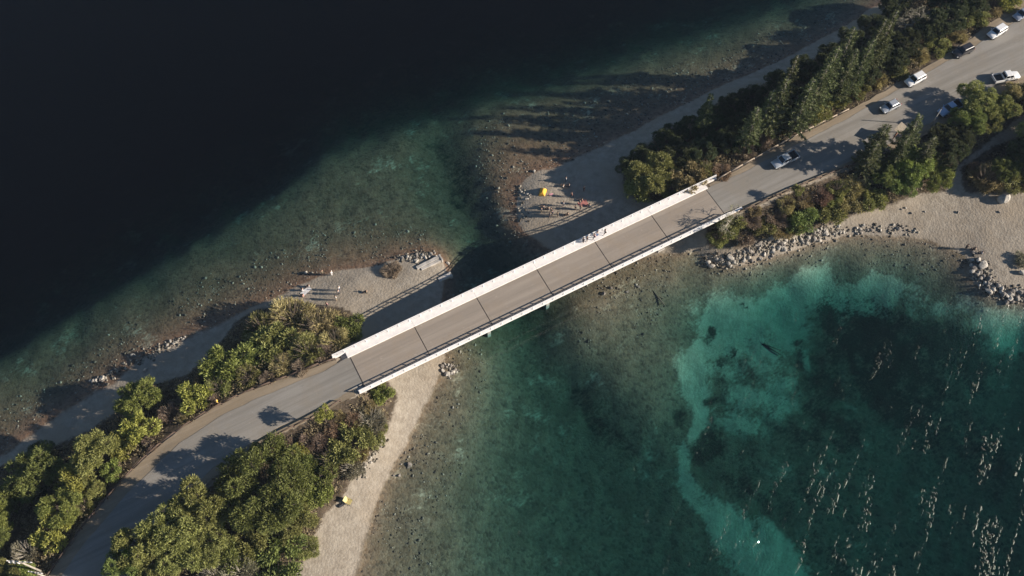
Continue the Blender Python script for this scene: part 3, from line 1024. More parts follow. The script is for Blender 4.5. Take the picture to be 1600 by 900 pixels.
# crown centre pixel, crown radius in pixels, height in metres, kind, colour, bank
PL = '''
UL 455 494 40 3.6 wispy tan;UL 408 512 32 3.4 wispy olive;UL 497 508 34 3.4 wispy tan;UL 546 507 23 3.2 shrub green;UL 430 535 34 3.6 shrub olive;UL 478 545 30 3.2 wispy olive;UL 522 530 24 2.6 wispy tan;UL 400 552 26 3.0 shrub green;UL 355 567 36 4.4 shrub bright;UL 316 590 17 2.8 wispy tan;UL 385 585 22 2.6 wispy olive;UL 440 568 22 2.2 wispy tan;UL 340 602 22 2.4 wispy olive;UL 300 620 28 3.2 shrub yellow
UL 214 620 33 5.2 tree bright;UL 218 670 26 3.6 shrub yellow;UL 188 692 22 3.2 shrub yellow;UL 145 716 38 5.6 tree olive;UL 50 736 40 5.8 tree green;UL 112 757 24 4.0 shrub yellow;UL 94 790 32 4.8 tree bright;UL 80 832 24 3.4 shrub yellow;UL 2 806 24 4.4 tree bright;UL 38 862 20 3.0 wispy grey;UL 15 893 26 4.0 tree olive;UL 262 645 18 2.2 wispy dry;UL 62 705 17 3.2 shrub dark;UL 470 572 16 1.6 wispy dry;UL 505 552 16 1.6 wispy dry;UL -30 850 34 5 tree green;UL 30 905 22 3.6 tree bright;UL 172 735 16 2.6 shrub bright;UL 235 690 14 1.6 wispy dry;UL 285 650 12 1.4 wispy tan;UL 330 625 13 1.5 wispy dry;UL 130 790 14 2.0 wispy olive;UL 150 765 14 2.0 shrub olive;UL 415 590 13 1.4 wispy dry;UL 20 770 22 3.6 shrub green;UL 70 780 18 3 shrub dark
LL 410 752 74 8.2 tree green;LL 303 792 40 7.6 tree olive;LL 262 826 42 7.4 tree olive;LL 212 852 36 6.8 tree olive;LL 190 886 30 6.0 tree green;LL 322 842 38 5.6 tree olive;LL 275 880 36 5.4 tree olive;LL 385 850 28 3.6 shrub olive;LL 462 822 32 4.2 tree olive;LL 432 876 38 4.2 shrub green;LL 372 892 30 3.6 wispy grey;LL 466 703 13 2.2 shrub yellow;LL 500 738 24 3.0 shrub green;LL 545 688 33 3.4 shrub olive;LL 577 655 28 3.0 wispy grey;LL 552 655 15 2.4 wispy rust;LL 520 668 17 2.0 wispy rust;LL 598 612 18 2.8 shrub bright;LL 512 715 24 3.0 wispy olive;LL 492 768 22 3.0 shrub bright;LL 548 730 20 2.2 wispy grey;LL 590 680 18 2.2 shrub olive;LL 480 690 15 2.0 wispy dry;LL 470 790 24 3.2 shrub olive;LL 350 872 26 3.6 shrub green;LL 330 900 26 3.6 wispy grey;LL 240 905 34 5.0 tree olive;LL 480 855 20 2.2 wispy olive;LL 440 790 26 4.0 tree green;LL 560 705 18 2.4 wispy tan;LL 500 690 18 2.0 wispy dry;LL 532 706 18 2.4 wispy olive;LL 470 722 16 2.4 shrub green;LL 446 690 12 1.5 wispy dry;LL 565 670 16 2.0 shrub olive;LL 528 650 12 1.5 wispy tan;LL 575 635 14 1.8 wispy tan
UR 1020 262 42 5.6 tree olive;UR 1078 278 26 3.6 shrub tan;UR 1050 290 22 3.0 wispy olive;UR 1128 266 16 1.8 wispy rust;UR 1062 238 27 4.4 tree dark;UR 1098 232 26 4.0 tree dark;UR 1140 220 24 4.0 tree dark;UR 1104 262 18 2.6 wispy olive;UR 1166 232 18 2.6 wispy dry;UR 1195 212 20 3.0 wispy dry;UR 1180 190 24 5.0 tree dark;UR 1225 190 20 3.4 wispy tan;UR 1000 290 24 3.4 shrub olive;UR 1120 200 24 5.0 tree dark;UR 1155 195 22 5.0 tree dark
UR 1262 178 20 3.4 shrub olive;UR 1285 168 18 3.0 shrub olive;UR 1312 152 18 2.8 wispy olive;UR 1342 138 18 2.6 shrub olive;UR 1372 120 18 2.6 wispy tan;UR 1402 103 18 2.6 shrub olive;UR 1436 84 18 2.6 wispy tan;UR 1466 68 18 2.6 shrub olive;UR 1496 48 18 2.6 wispy tan;UR 1524 28 18 2.6 shrub olive;UR 1552 8 18 2.6 wispy tan;UR 1580 -6 20 3.0 shrub yellow
UR 1455 42 26 5.4 tree dark;UR 1485 24 26 5.4 tree dark;UR 1420 66 26 5.4 tree dark;UR 1390 92 24 5.0 tree dark;UR 1352 108 24 5.0 tree dark;UR 1518 2 26 5.4 tree dark;UR 1440 12 26 7.5 bare grey;UR 1210 170 24 5 tree dark;UR 1300 128 24 5 tree dark;UR 1250 152 24 5 tree dark;UR 1475 -8 26 6 tree dark;UR 985 262 23 4.6 tree dark;UR 1010 240 23 4.6 tree dark;UR 1042 216 23 4.6 tree dark;UR 1076 200 23 4.6 tree dark;UR 1110 182 23 4.6 tree dark;UR 1142 165 23 4.6 tree dark;UR 1176 147 23 4.6 tree dark;UR 1216 126 23 4.6 tree dark;UR 1256 105 23 4.6 tree dark;UR 1296 84 23 4.6 tree dark;UR 1332 62 23 4.6 tree dark;UR 1366 36 23 4.6 tree dark;UR 1400 6 23 4.6 tree dark
LR 1145 352 21 2.8 shrub olive;LR 1124 370 18 2.2 wispy olive;LR 1172 342 18 2.0 wispy dry;LR 1192 354 19 2.4 shrub olive;LR 1213 338 17 2.0 wispy dry;LR 1222 356 20 2.4 wispy tan;LR 1252 338 23 3.0 shrub green;LR 1258 311 17 2.4 wispy tan;LR 1284 302 20 2.6 wispy rust;LR 1312 292 18 2.6 wispy olive;LR 1338 286 18 2.8 wispy tan;LR 1300 310 14 2.2 shrub olive;LR 1180 328 12 1.4 wispy tan;LR 1240 352 16 2.2 shrub olive;LR 1296 328 23 3.2 shrub olive;LR 1328 318 22 3.0 shrub tan;LR 1362 308 23 3.4 shrub olive;LR 1165 368 17 1.8 wispy dry;LR 1230 318 16 2.6 wispy tan
LR 1430 250 32 6.0 tree bright;LR 1412 282 26 4.6 tree green;LR 1458 268 28 5.0 tree bright;LR 1482 238 26 6.0 tree dark;LR 1384 268 24 4.4 tree green;LR 1530 152 30 5.4 tree olive;LR 1562 166 26 5.0 tree olive;LR 1594 148 24 4.6 tree tan;LR 1512 188 26 5.4 tree green;LR 1545 190 20 4.6 tree olive;LR 1500 214 24 5.2 tree dark;LR 1470 208 18 4.0 tree dark;LR 1636 150 30 6 tree olive
LR 1545 276 24 3.6 wispy tan;LR 1574 262 22 4.2 tree green;LR 1600 236 24 5.4 tree dark;LR 1592 284 20 3.2 shrub olive;LR 1530 264 14 2.2 wispy rust;LR 1640 210 34 8 tree olive;LR 1680 250 34 8 tree green;LR 1690 190 34 8.5 tree olive;LR 1600 403 12 1.4 shrub grey
UR 1402 18 19 16.5 conifer conifer;UR 1386 30 17 16 conifer conifer;UR 1336 44 20 17 conifer conifer;UR 1312 74 20 16.5 conifer conifer;UR 1340 78 16 14 conifer conifer;UR 1247 88 20 17 conifer conifer;UR 1232 122 19 15.5 conifer conifer;UR 1112 147 14 12 conifer conifer;UR 1186 168 17 12 conifer conifer;UR 1296 100 19 16 conifer conifer;UR 1366 62 17 15 conifer conifer;UR 1272 124 18 14.5 conifer conifer;UR 1210 140 17 13 conifer conifer
LR 1388 196 18 10.5 conifer conifer;LR 1440 180 18 11 conifer conifer;LR 1372 224 16 8.5 conifer conifer;LR 1462 214 18 9.5 conifer conifer;LR 1420 215 16 9 conifer conifer
BE 612 420 17 1.3 wispy dry
'''
plants = []
for tok in PL.replace('\n', ';').split(';'):
    t = tok.split()
    if len(t) == 7:
        plants.append([t[0]] + [float(q) for q in t[1:5]] + t[5:])
rows = []
for (reg, px, py, rp, h, kind, col) in plants:
    fr = {'conifer': 1.0, 'slim': .9, 'bare': .8}.get(kind, .55)
    z = 2.0
    for _ in range(8):
        x, y = at(px, py, z + h * fr)
        z = gz(x, y)
    z = max(z, .1)
    rows.append(dict(reg=reg, x=x, y=y, z=z, r=rp / ppm(x, y, z + h * fr), h=h, kind=kind, col=col))
for reg, px, py, hc, r_, kind, col in (('LL', 425, 652, 3.3, 1.25, 'slim', 'yellow'), ('LR', 1182, 304, 2.5, 1.05, 'slim', 'olive'), ('LR', 1072, 341, 2.9, 2.9, 'bare', 'grey')):
    x, y = at(px, py, DECK)
    d = hc / math.tan(SUN_EL)
    x, y = x + d * math.cos(SUN_AZ), y + d * math.sin(SUN_AZ)
    z = gz(x, y)
    hh = (DECK + hc - z) / (.78 if kind == 'slim' else .68)
    rows.append(dict(reg=reg, x=x, y=y, z=z, r=r_, h=hh, kind=kind, col=col))
NOUN = {'tree': 'leafy tree', 'shrub': 'leafy shrub', 'wispy': 'wispy shrub', 'conifer': 'tall conifer', 'bare': 'bare-branched tree', 'slim': 'slim young tree'}
NAME = {'tree': 'broadleaf_tree', 'shrub': 'shrub', 'wispy': 'wispy_shrub', 'conifer': 'conifer_tree', 'bare': 'bare_tree', 'slim': 'slender_tree'}
for reg in REG:
    ref = B0 if reg in ('UL', 'LL') else B1
    byk = {}
    for r in rows:
        if r['reg'] == reg:
            byk.setdefault((r['kind'], r['col']), []).append(r)
    for (kind, col), lst in byk.items():
        lst.sort(key=lambda r: (r['x'] - ref[0]) ** 2 + (r['y'] - ref[1]) ** 2)
        for i, r in enumerate(lst):
            cn = FOL[col][0] if kind not in ('bare', 'conifer') else ('grey' if kind == 'bare' else 'green')
            if reg == 'BE':
                r['label'] = 'round dry brown bush alone on the beach beside the boulder pile'
            elif len(lst) == 1:
                r['label'] = f'only {cn} {NOUN[kind]} {REG[reg]}'
            else:
                r['label'] = f'{ORD[i]} {cn} {NOUN[kind]} from the bridge {REG[reg]}'
prng = np.random.default_rng(5)
for i, r in enumerate(rows):
    kind = r['kind']
    pk = 'bigtree' if r['r'] > 6 else kind
    cr, tr, R0, H0 = PROTO[pk][int(prng.integers(NV[pk]))]
    root = empty(NAME[kind], (r['x'], r['y'], r['z'] - .05), prng.uniform(0, 6.28))
    cat = {'tree': 'tree', 'shrub': 'shrub', 'wispy': 'shrub', 'conifer': 'conifer', 'bare': 'tree', 'slim': 'tree'}[kind]
    tag(root, r['label'], cat, {'UL': 'plants on the dark-lake bank', 'LL': 'plants on the turquoise-lake bank', 'UR': 'plants on the dark-lake bank', 'LR': 'plants on the turquoise-lake bank', 'BE': 'plants on the beach'}[r['reg']])
    s = r['r'] / R0
    o = new_obj('crown', cr, FOL[r['col']][1], root)
    pale = kind in ('conifer', 'bare') or r['col'] == 'grey'
    t = new_obj('stem' if kind == 'wispy' else 'trunk', tr, M['barkpale'] if pale else M['bark'], root)
    s *= prng.uniform(.85, 1.2) if kind == 'conifer' else 1
    root.scale = (s * prng.uniform(.93, 1.07), s * prng.uniform(.93, 1.07), r['h'] / H0)

# undergrowth on the banks: dry tufts nobody could count
ug = np.random.default_rng(11)
P, D, Ls = [], [], []
for poly, dens in ((P_UL, 7), (P_LL, 7), (P_UR, 7), (P_LR, 7), (P_RR, 5)):
    lo, hi = np.maximum(poly.min(0), [GX0, GY0]), np.minimum(poly.max(0), [GX1, GY1])
    n = int((hi - lo).prod() * dens)
    q = lo + (hi - lo) * ug.uniform(size=(n, 2))
    nn = np.array([mnoise.noise(Vector((a[0] * .3, a[1] * .3, 4.4))) for a in q])
    dd = dist_poly(poly, q)
    q = q[inside(poly, q) & (nn > -.22 + .25 * np.clip(1 - dd / 1.5, 0, 1)) & (dd > .35)]
    for a in q:
        z = gz(a[0], a[1])
        if z < .25: continue
        for k in range(3):
            P.append((a[0] + ug.normal() * .22, a[1] + ug.normal() * .22, z + ug.uniform(0, .35)))
            D.append((ug.normal() * .6, ug.normal() * .6, .6))
for poly in (P_UL, P_LL, P_UR, P_LR, P_RR):
    lo, hi = np.maximum(poly.min(0), [GX0, GY0]), np.minimum(poly.max(0), [GX1, GY1])
    q = lo + (hi - lo) * ug.uniform(size=(int((hi - lo).prod() * .3), 2))
    dd = dist_poly(poly, q)
    for a in q[inside(poly, q) & (dd > .9)]:
        z = gz(a[0], a[1])
        if z < .4: continue
        rr = ug.uniform(.4, 1.0)
        for k in range(int(60 * rr)):
            u = ug.normal(size=3)
            u /= np.linalg.norm(u)
            u[2] = abs(u[2])
            P.append((a[0] + u[0] * rr, a[1] + u[1] * rr, z + .1 + u[2] * rr * .9))
            D.append(tuple(u + ug.normal(size=3) * .5))
v, f = leaf_quads(np.array(P), np.array(D), .5, .15, ug)
und = new_obj('undergrowth', mesh_np('undergrowth', v, f), UNDER)
tag(und, 'low dry scrub and grass tufts covering the banks', kind='stuff')

# ------------------------------------------------------------------ rocks
ROCKS = []
for i in range(7):
    bm = bmesh.new()
    bmesh.ops.create_icosphere(bm, subdivisions=2, radius=1.0)
    rr = np.random.default_rng(40 + i)
    # chip flat facets off a ball
    for _ in range(9):
        n = Vector(rr.normal(size=3)).normalized()
        d = rr.uniform(.55, .85)
        for vv in bm.verts:
            e = vv.co.dot(n) - d
            if e > 0: vv.co -= n * e
    for vv in bm.verts:
        vv.co += vv.co.normalized() * mnoise.noise(vv.co * 1.7 + Vector((i * 5, 0, 0))) * .12
    me = bpy.data.meshes.new('rock')
    bm.to_mesh(me)
    bm.free()
    ROCKS.append(me)
rk = np.random.default_rng(21)


def rock(px, py, size, label, group, mat='rock', flat=.7, name='rock'):
    x, y, z = ground_at(px, py)
    o = new_obj(name, ROCKS[int(rk.integers(7))], M[mat])
    s = size / 2
    o.scale = (s * rk.uniform(.8, 1.25), s * rk.uniform(.7, 1.1), s * rk.uniform(.8, 1.2) * flat)
    o.location = (x, y, z + s * flat * .35)
    o.rotation_euler = (rk.uniform(-.3, .3), rk.uniform(-.3, .3), rk.uniform(0, 6.28))
    tag(o, label, 'rock', group)
    return o


def pile(line, n, spread, smin, smax, label, group, dark=.2, thirds=None):
    for i in range(n):
        t = rk.uniform(0, len(line) - 1.001)
        k = int(t)
        a, b = line[k], line[k + 1]
        u = t - k
        px = a[0] + (b[0] - a[0]) * u + rk.normal() * spread
        py = a[1] + (b[1] - a[1]) * u + rk.normal() * spread * .6
        f = rk.uniform(0, 1)
        big = rk.uniform() < .12
        dk = rk.uniform() < dark
        lb = label
        if thirds:
            size = 'large' if big or f > .7 else 'small' if f < .35 else 'mid-sized'
            lb = f"{size} {'dark' if dk else 'pale'} {label}, {thirds[min(2, int(3 * t / (len(line) - 1)))]}"
        rock(px, py, (smin + (smax - smin) * f) * (1.4 if big else 1), lb, group, 'rockdark' if dk else 'rock')


pile([(625, 403), (645, 405), (660, 398), (672, 400), (680, 402)], 34, 4.5, .4, .85, 'boulder in the heap beside the concrete beam', 'boulders beside the concrete beam', .3, ('bush end', 'middle', 'water end'))
pile([(696, 570), (702, 576), (708, 580), (702, 588)], 15, 4.5, .5, 1.05, 'boulder in the small heap under the bridge edge', 'boulders at the water under the bridge', .25, ('upper part', 'middle', 'lower part'))
pile([(1108, 402), (1135, 410), (1160, 398), (1180, 385), (1205, 388), (1230, 378), (1260, 372), (1290, 362), (1312, 358)], 100, 10, .35, 1.1, 'boulder of the rock embankment on the turquoise shore', 'boulders of the shore embankment', .35, ('bridge end', 'middle', 'beach end'))
pile([(1170, 408), (1210, 402), (1250, 390)], 8, 5, .4, .8, 'boulder at the foot of the shore embankment', 'boulders of the shore embankment', .4, ('bridge end', 'middle', 'beach end'))
pile([(1522, 405), (1530, 422), (1540, 440), (1552, 450), (1566, 458), (1585, 462), (1600, 462)], 62, 8, .4, 1.35, 'boulder of the rock spit in the turquoise lake', 'boulders of the rock spit', .6, ('landward end', 'middle', 'outer end'))
pile([(135, 592), (150, 595), (162, 588)], 9, 3, .4, .9, 'boulder at the dark-lake edge by the bright green tree', 'boulders at the dark-lake edge', .25, ('outer end', 'middle', 'shore end'))
pile([(262, 540), (275, 535), (285, 528)], 13, 4, .35, .75, 'rock on the shaded strip of dark-lake shore', 'rocks on the shaded shore strip', .2, ('far end', 'middle', 'beach end'))
pile([(820, 302), (828, 304), (822, 312)], 11, 3, .3, .6, 'small rock in the cluster beside the yellow tent', 'rocks beside the tent', .3)
pile([(596, 682), (588, 692), (600, 690), (575, 722), (560, 745)], 18, 4, .3, .75, 'rock at the shrub edge of the long pebble beach', 'rocks along the shrub edge', .15, ('bridge end', 'middle', 'far end'))
pile([(1320, 365), (1345, 362), (1370, 352), (1400, 355), (1425, 362)], 15, 6, .4, .8, 'lone rock scattered on the wide beach beside the rock embankment', 'scattered rocks on the wide beach', .4)
pile([(1410, 325), (1418, 332), (1560, 335)], 6, 4, .4, .8, 'small stone lying high on the wide beach', 'stones high on the wide beach', .5)
pile([(950, 465), (1000, 450), (960, 448), (640, 692), (612, 765)], 10, 7, .4, .8, 'dark rock lying in the shallows of the turquoise lake', 'rocks in the turquoise shallows', .8)
for px, py, sz, lb in ((1568, 313, 2.6, 'big pale boulder casting a wide shadow on the wide beach'), (1596, 427, 1.5, 'white boulder beside the small bush near the rock spit'), (1528, 407, 1.1, 'low rounded rock at the landward end of the rock spit'),
                       (208, 555, .9, 'two-humped pale rock standing in the dark-lake shallows'), (228, 578, .8, 'small white rock on the shaded dark-lake shore'), (835, 268, .6, 'white stone at the tip of the peopled spit'),
                       (478, 426, .7, 'pale stone lying in the dark-lake water off the peopled beach'), (700, 412, .8, 'pale stone off the end of the broken concrete beam')):
    rock(px, py, sz, lb, None, flat=.85, name='boulder')
# stones on the beds and beaches: uncountable
st = np.random.default_rng(33)
base = bmesh.new()
bmesh.ops.create_icosphere(base, subdivisions=1, radius=1.0)
bv = np.array([tuple(q.co) for q in base.verts])
bf = np.array([[q.index for q in fc.verts] for fc in base.faces])
base.free()
vi = rel = None
zflat = FZ
cy, cx = np.where((zflat > -1.3) & (zflat < .1))
pick = st.integers(0, len(cx), 9000)
pos = np.stack([fx[cx[pick]] + st.uniform(-.3, .3, len(pick)), fy[cy[pick]] + st.uniform(-.3, .3, len(pick))], 1)
keep = []
for p in pos:
    q = mnoise.noise(Vector((p[0] * .15, p[1] * .15, 2.2)))
    keep.append(q > -.15 and abs(p[0]) < 118 and p[1] < 155)
pos = pos[np.array(keep)]
sz = st.lognormal(math.log(.095), .45, len(pos)).clip(.05, .32)
# rubble between the boulders of the embankment, the spit and the heaps
for line, n, sp in (([(1108, 402), (1135, 410), (1160, 398), (1180, 385), (1205, 388), (1230, 378), (1260, 372), (1290, 362), (1312, 358)], 600, 11), ([(1522, 408), (1530, 422), (1540, 440), (1552, 450), (1566, 458), (1585, 462), (1600, 462)], 600, 9),
                    ([(625, 403), (645, 405), (660, 398), (680, 402)], 200, 5), ([(696, 570), (708, 580)], 60, 5), ([(596, 682), (575, 722), (560, 745)], 90, 6), ([(815, 285), (812, 310), (815, 345)], 36, 5), ([(1320, 365), (1370, 355), (1430, 362)], 90, 7), ([(150, 600), (230, 555), (285, 530)], 160, 6)):
    t = st.uniform(0, len(line) - 1.001, n)
    ln = np.array(line, float)
    k = t.astype(int)
    pxy = ln[k] + (ln[k + 1] - ln[k]) * (t - k)[:, None] + st.normal(size=(n, 2)) * np.array([sp, sp * .6])
    pos = np.concatenate([pos, np.array([ground_at(*q)[:2] for q in pxy])])
    sz = np.concatenate([sz, st.uniform(.1, .3, n)])
zz = np.array([gz(*p) for p in pos])
V = []
for k in range(len(pos)):
    a = st.uniform(0, 6.28)
    ca, sa = math.cos(a), math.sin(a)
    q = bv * (1 + st.uniform(-.22, .22, (len(bv), 1))) * np.array([1.2, .85, .6]) * sz[k]
    V.append(np.stack([q[:, 0] * ca - q[:, 1] * sa + pos[k, 0], q[:, 0] * sa + q[:, 1] * ca + pos[k, 1], q[:, 2] + zz[k] + sz[k] * .15], 1))
V = np.concatenate(V)
FFs = (bf[None] + (np.arange(len(pos)) * len(bv))[:, None, None]).reshape(-1, 3)


def stones_mat():
    m, nt, out = mat_new('lake_stones')
    gi = nt.nodes.new('ShaderNodeNewGeometry').outputs['Random Per Island']
    c = mixc(nt, mrange(nt, gi, .25, 1.0), (.055, .045, .032), (.30, .27, .215))
    p = nt.nodes.new('ShaderNodeBsdfPrincipled')
    p.inputs['Roughness'].default_value = .8
    nt.links.new(c, p.inputs['Base Color'])
    nt.links.new(p.outputs[0], out.inputs[0])
    return m


tag(new_obj('pebbles', mesh_np('pebbles', V, FFs, True), stones_mat()), 'loose cobbles on the lake bed and along the water line', kind='stuff')

# broken concrete beams on the beach
x0, y0, z0 = ground_at(671, 414)
ang = math.atan2(at(689, 406, z0)[1] - at(653, 424, z0)[1], at(689, 406, z0)[0] - at(653, 424, z0)[0])
cb = empty('concrete_beam', (x0, y0, z0), ang)
tag(cb, 'broken pale concrete beam lying at the water beside the boulder heap', 'concrete beam')
MB().box(-2.3, 2.2, .12, .75, -.6, .42, .03).build('beam', M['concrete'], cb)
MB().box(-1.7, 2.25, -.42, .06, -.6, .34, .03).build('beam', M['concrete'], cb)
MB().box(2.22, 2.5, -.5, .8, -.6, .5, .03).build('end_block', M['concrete'], cb)
x0, y0, z0 = ground_at(695, 434)
cb = empty('concrete_beam', (x0, y0, z0), ang)
tag(cb, 'shaded concrete block lying in the shadow of the bridge at the beach tip', 'concrete beam')
MB().box(-1.2, 1.1, -.4, .4, -.4, .45, .03).build('beam', M['concrete'], cb)
MB().box(.85, 1.35, -.55, .55, -.5, .3, .03).build('end_block', M['concrete'], cb)


# ------------------------------------------------------------------ vehicles (local +x forward)
def paint(name, col, met=0.0):
    return simple_mat(name, col, .28, met, var=.04, scale=2, coat=.6)


PAINT = {'silver': paint('silver_paint', (.50, .52, .54), .4), 'white': paint('white_paint', (.78, .77, .75)), 'black': paint('black_paint', (.03, .027, .028)),
         'bluewhite': paint('pale_blue_paint', (.34, .45, .62), .2), 'grey': paint('grey_paint', (.33, .35, .40), .3)}


def section(x, w, z0, z1, r=.1):
    return [(x, -w + r * .4, z0), (x, w - r * .4, z0), (x, w, z0 + r), (x, w, (z0 + z1) / 2 + .05), (x, w - .04, z1 - r), (x, w - r * 1.3, z1), (x, 0, z1 + .025), (x, -w + r * 1.3, z1), (x, -w + .04, z1 - r), (x, -w, (z0 + z1) / 2 + .05), (x, -w, z0 + r)]


def quad_panel(c, n_off, mb):
    c = [Vector(p) for p in c]
    n = (c[1] - c[0]).cross(c[2] - c[0]).normalized()
    top = [p + n * n_off for p in c]
    bot = [p - n * .02 for p in c]
    mb.add(bot + top, [(3, 2, 1, 0), (4, 5, 6, 7), (0, 1, 5, 4), (1, 2, 6, 5), (2, 3, 7, 6), (3, 0, 4, 7)])
    return mb


def vehicle(name, label, nose, tail, kind, col, zb=DECK):
    a, b = np.array(at(*nose, zb + .9)), np.array(at(*tail, zb + .9))
    c = (a + b) / 2
    h = math.atan2(*(a - b)[::-1])
    root = empty(name, (c[0], c[1], zb - .01), h)
    tag(root, label, {'pickup': 'pickup', 'suv': 'car', 'hatch': 'car'}[kind], 'vehicles on the road')
    p = PAINT[col]
    L, Wd, Hh = {'pickup': (5.25, .9, 1.75), 'suv': (4.4, .88, 1.66), 'hatch': (4.05, .85, 1.48)}[kind]
    l = L / 2
    belt = 1.02 if kind != 'hatch' else .93
    if kind == 'pickup':
        cab = (-.75, 1.25, -.55, .62)                # belt rear, belt front, roof rear, roof front
        secs = [(-.72, Wd, .4, belt), (.2, Wd, .38, belt), (1.25, Wd, .38, belt), (l - .75, Wd * .98, .38, belt - .08), (l - .22, Wd * .93, .38, belt - .17), (l, Wd * .8, .42, .78)]
    else:
        cab = (-l + .12, l - 1.15, -l + .5 if kind == 'suv' else -l + .75, l - 1.75)
        secs = [(-l, Wd * .84, .42, belt - .14), (-l + .18, Wd * .95, .36, belt), (-.3, Wd, .34, belt), (l - 1.15, Wd, .34, belt), (l - .5, Wd * .96, .36, belt - .1), (l - .16, Wd * .9, .38, belt - .2), (l, Wd * .78, .42, .72)]
    mb = MB().loft([section(*s) for s in secs])
    body = mb.build('body', p, root, True)
    br, bf_, rr, rf = cab
    wb, wr = Wd - .07, Wd - .24
    zt, zb_ = Hh, belt - .02
    cabm = MB().loft([[(br, -wb, zb_), (bf_, -wb, zb_), (bf_, wb, zb_), (br, wb, zb_)],
                      [(rr - .03, -wr - .02, zt - .07), (rf + .05, -wr - .02, zt - .07), (rf + .05, wr + .02, zt - .07), (rr - .03, wr + .02, zt - .07)],
                      [(rr + .08, -wr + .07, zt), (rf - .08, -wr + .07, zt), (rf - .08, wr - .07, zt), (rr + .08, wr - .07, zt)]])
    cabm.build('roof', p, root)

    def lerp(p0, p1, t): return tuple(p0[i] + (p1[i] - p0[i]) * t for i in range(3))

    def pane(nm, bl, br_, tr, tl, a0=.1, a1=.9, off=.012):
        q = [lerp(lerp(bl, br_, u), lerp(tl, tr, u), w_) for u, w_ in ((.06, a0), (.94, a0), (.94, a1), (.06, a1))]
        quad_panel(q, off, MB()).build(nm, M['glass'], root)
    bA, bB, bC, bD = (bf_, -wb, zb_), (bf_, wb, zb_), (br, wb, zb_), (br, -wb, zb_)
    tA, tB, tC, tD = (rf + .05, -wr - .02, zt - .07), (rf + .05, wr + .02, zt - .07), (rr - .03, wr + .02, zt - .07), (rr - .03, -wr - .02, zt - .07)
    pane('windscreen', bA, bB, tB, tA, .1, .98)
    pane('rear_window', bC, bD, tD, tC, .15, .9)
    for (p0, p1, q1, q0) in ((bB, bC, tC, tB), (bD, bA, tA, tD)):
        m0, m1 = lerp(p0, p1, .5), lerp(q0, q1, .5)
        pane('side_window', p0, m0, m1, q0, .2, .92)
        pane('side_window', m0, p1, q1, m1, .2, .92)
    if kind == 'pickup':
        bed = MB().box(-l, -.76, -Wd + .02, Wd - .02, .45, .66)
        bed.build('cargo_bed', M['plastic'], root)
        for s in (-1, 1):
            MB().box(-l, -.76, s * Wd - .05, s * Wd + .05, .42, belt, .02).build('bed_side', p, root)
        MB().box(-l - .04, -l + .05, -Wd + .05, Wd - .05, .5, belt - .01, .02).build('tailgate', p, root)
    for s in (-1, 1):
        MB().box(l - .24, l - .035, s * (Wd * .72) - .17, s * (Wd * .72) + .17, .6, .74, .02).build('headlight', M['lamp'], root)
        MB().box(-l - .045, -l + .08, s * (Wd * .76) - .1, s * (Wd * .76) + .1, .62, .86, .02).build('tail_light', M['tail'], root)
        MB().box(bf_ - .28, bf_ - .12, s * (Wd + .1) - .09, s * (Wd + .1) + .09, belt, belt + .14, .02).build('mirror', p, root)
        for x in (l - .85, -l + .9):
            w = MB().tube((0, -.11, 0), (0, .11, 0), .34, .34, 16).build('wheel', M['tyre'], root, False)
            w.location = (x, s * (Wd - .1), .34)
            MB().tube((0, -.118, 0), (0, .118, 0), .2, .2, 12).build('rim', M['rim'], w)
    MB().box(l - .1, l + .04, -Wd * .8, Wd * .8, .34, .52, .03).build('bumper', M['plastic'], root)
    return root


vehicle('pickup_truck', 'silver double-cab pickup with empty dark bed driving towards the bridge in tree shade', (1209, 257), (1245, 239), 'pickup', 'silver')
vehicle('hatchback_car', 'small silver hatchback driving in the tree shade mid-road', (1379, 171), (1405, 158), 'hatch', 'silver')
vehicle('pickup_truck', 'pale blue pickup half hidden under the trees across from the white parked car', (1470, 176), (1502, 159), 'pickup', 'bluewhite')
vehicle('parked_car', 'white estate car parked on the dirt shoulder, closest to the bridge', (1417, 130), (1445, 115), 'suv', 'white')
vehicle('parked_car', 'dark car parked between two white cars on the dirt shoulder', (1491, 85), (1521, 71), 'suv', 'black')
vehicle('parked_car', 'white car parked on the dirt shoulder just beyond the dark car', (1546, 56), (1572, 40), 'suv', 'white')
vehicle('parked_car', 'grey and white car at the picture corner, cut off by the frame', (1586, 28), (1612, 12), 'suv', 'grey')
vehicle('pickup_truck', 'white pickup standing across the road on the wooded side with its bed facing the bridge', (1592, 115), (1554, 122), 'pickup', 'white')

# ------------------------------------------------------------------ wooden notice shelter under the trees
x0, y0 = at(1407, 200, DECK + 2.3)
zk = gz(x0, y0)
ka = math.atan2(at(1418, 190, 5)[1] - at(1398, 212, 5)[1], at(1418, 190, 5)[0] - at(1398, 212, 5)[0])
ks = empty('notice_shelter', (x0, y0, zk), ka)
tag(ks, 'small wooden notice shelter with tan plank roof among conifers by the road', 'notice shelter')
wood, tanwood = simple_mat('brown_board', (.16, .075, .04), .8, var=.3), simple_mat('tan_plank', (.27, .225, .165), .85, var=.2)
top = DECK + 2.3 - zk
for sx in (-1.05, 1.05):
    MB().box(sx - .07, sx + .07, -.07, .07, -.3, top - .12).build('post', wood, ks)
MB().box(-1.15, 1.15, -.12, -.075, top - 1.5, top - .3).build('notice_board', wood, ks)
for i in range(6):
    xx = -1.26 + i * .42
    MB().hexa([(xx, -.7, top - .2), (xx + .4, -.7, top - .2), (xx + .4, .6, top + .12), (xx, .6, top + .12), (xx, -.7, top - .15), (xx + .4, -.7, top - .15), (xx + .4, .6, top + .17), (xx, .6, top + .17)]).build('roof_plank', tanwood, ks)

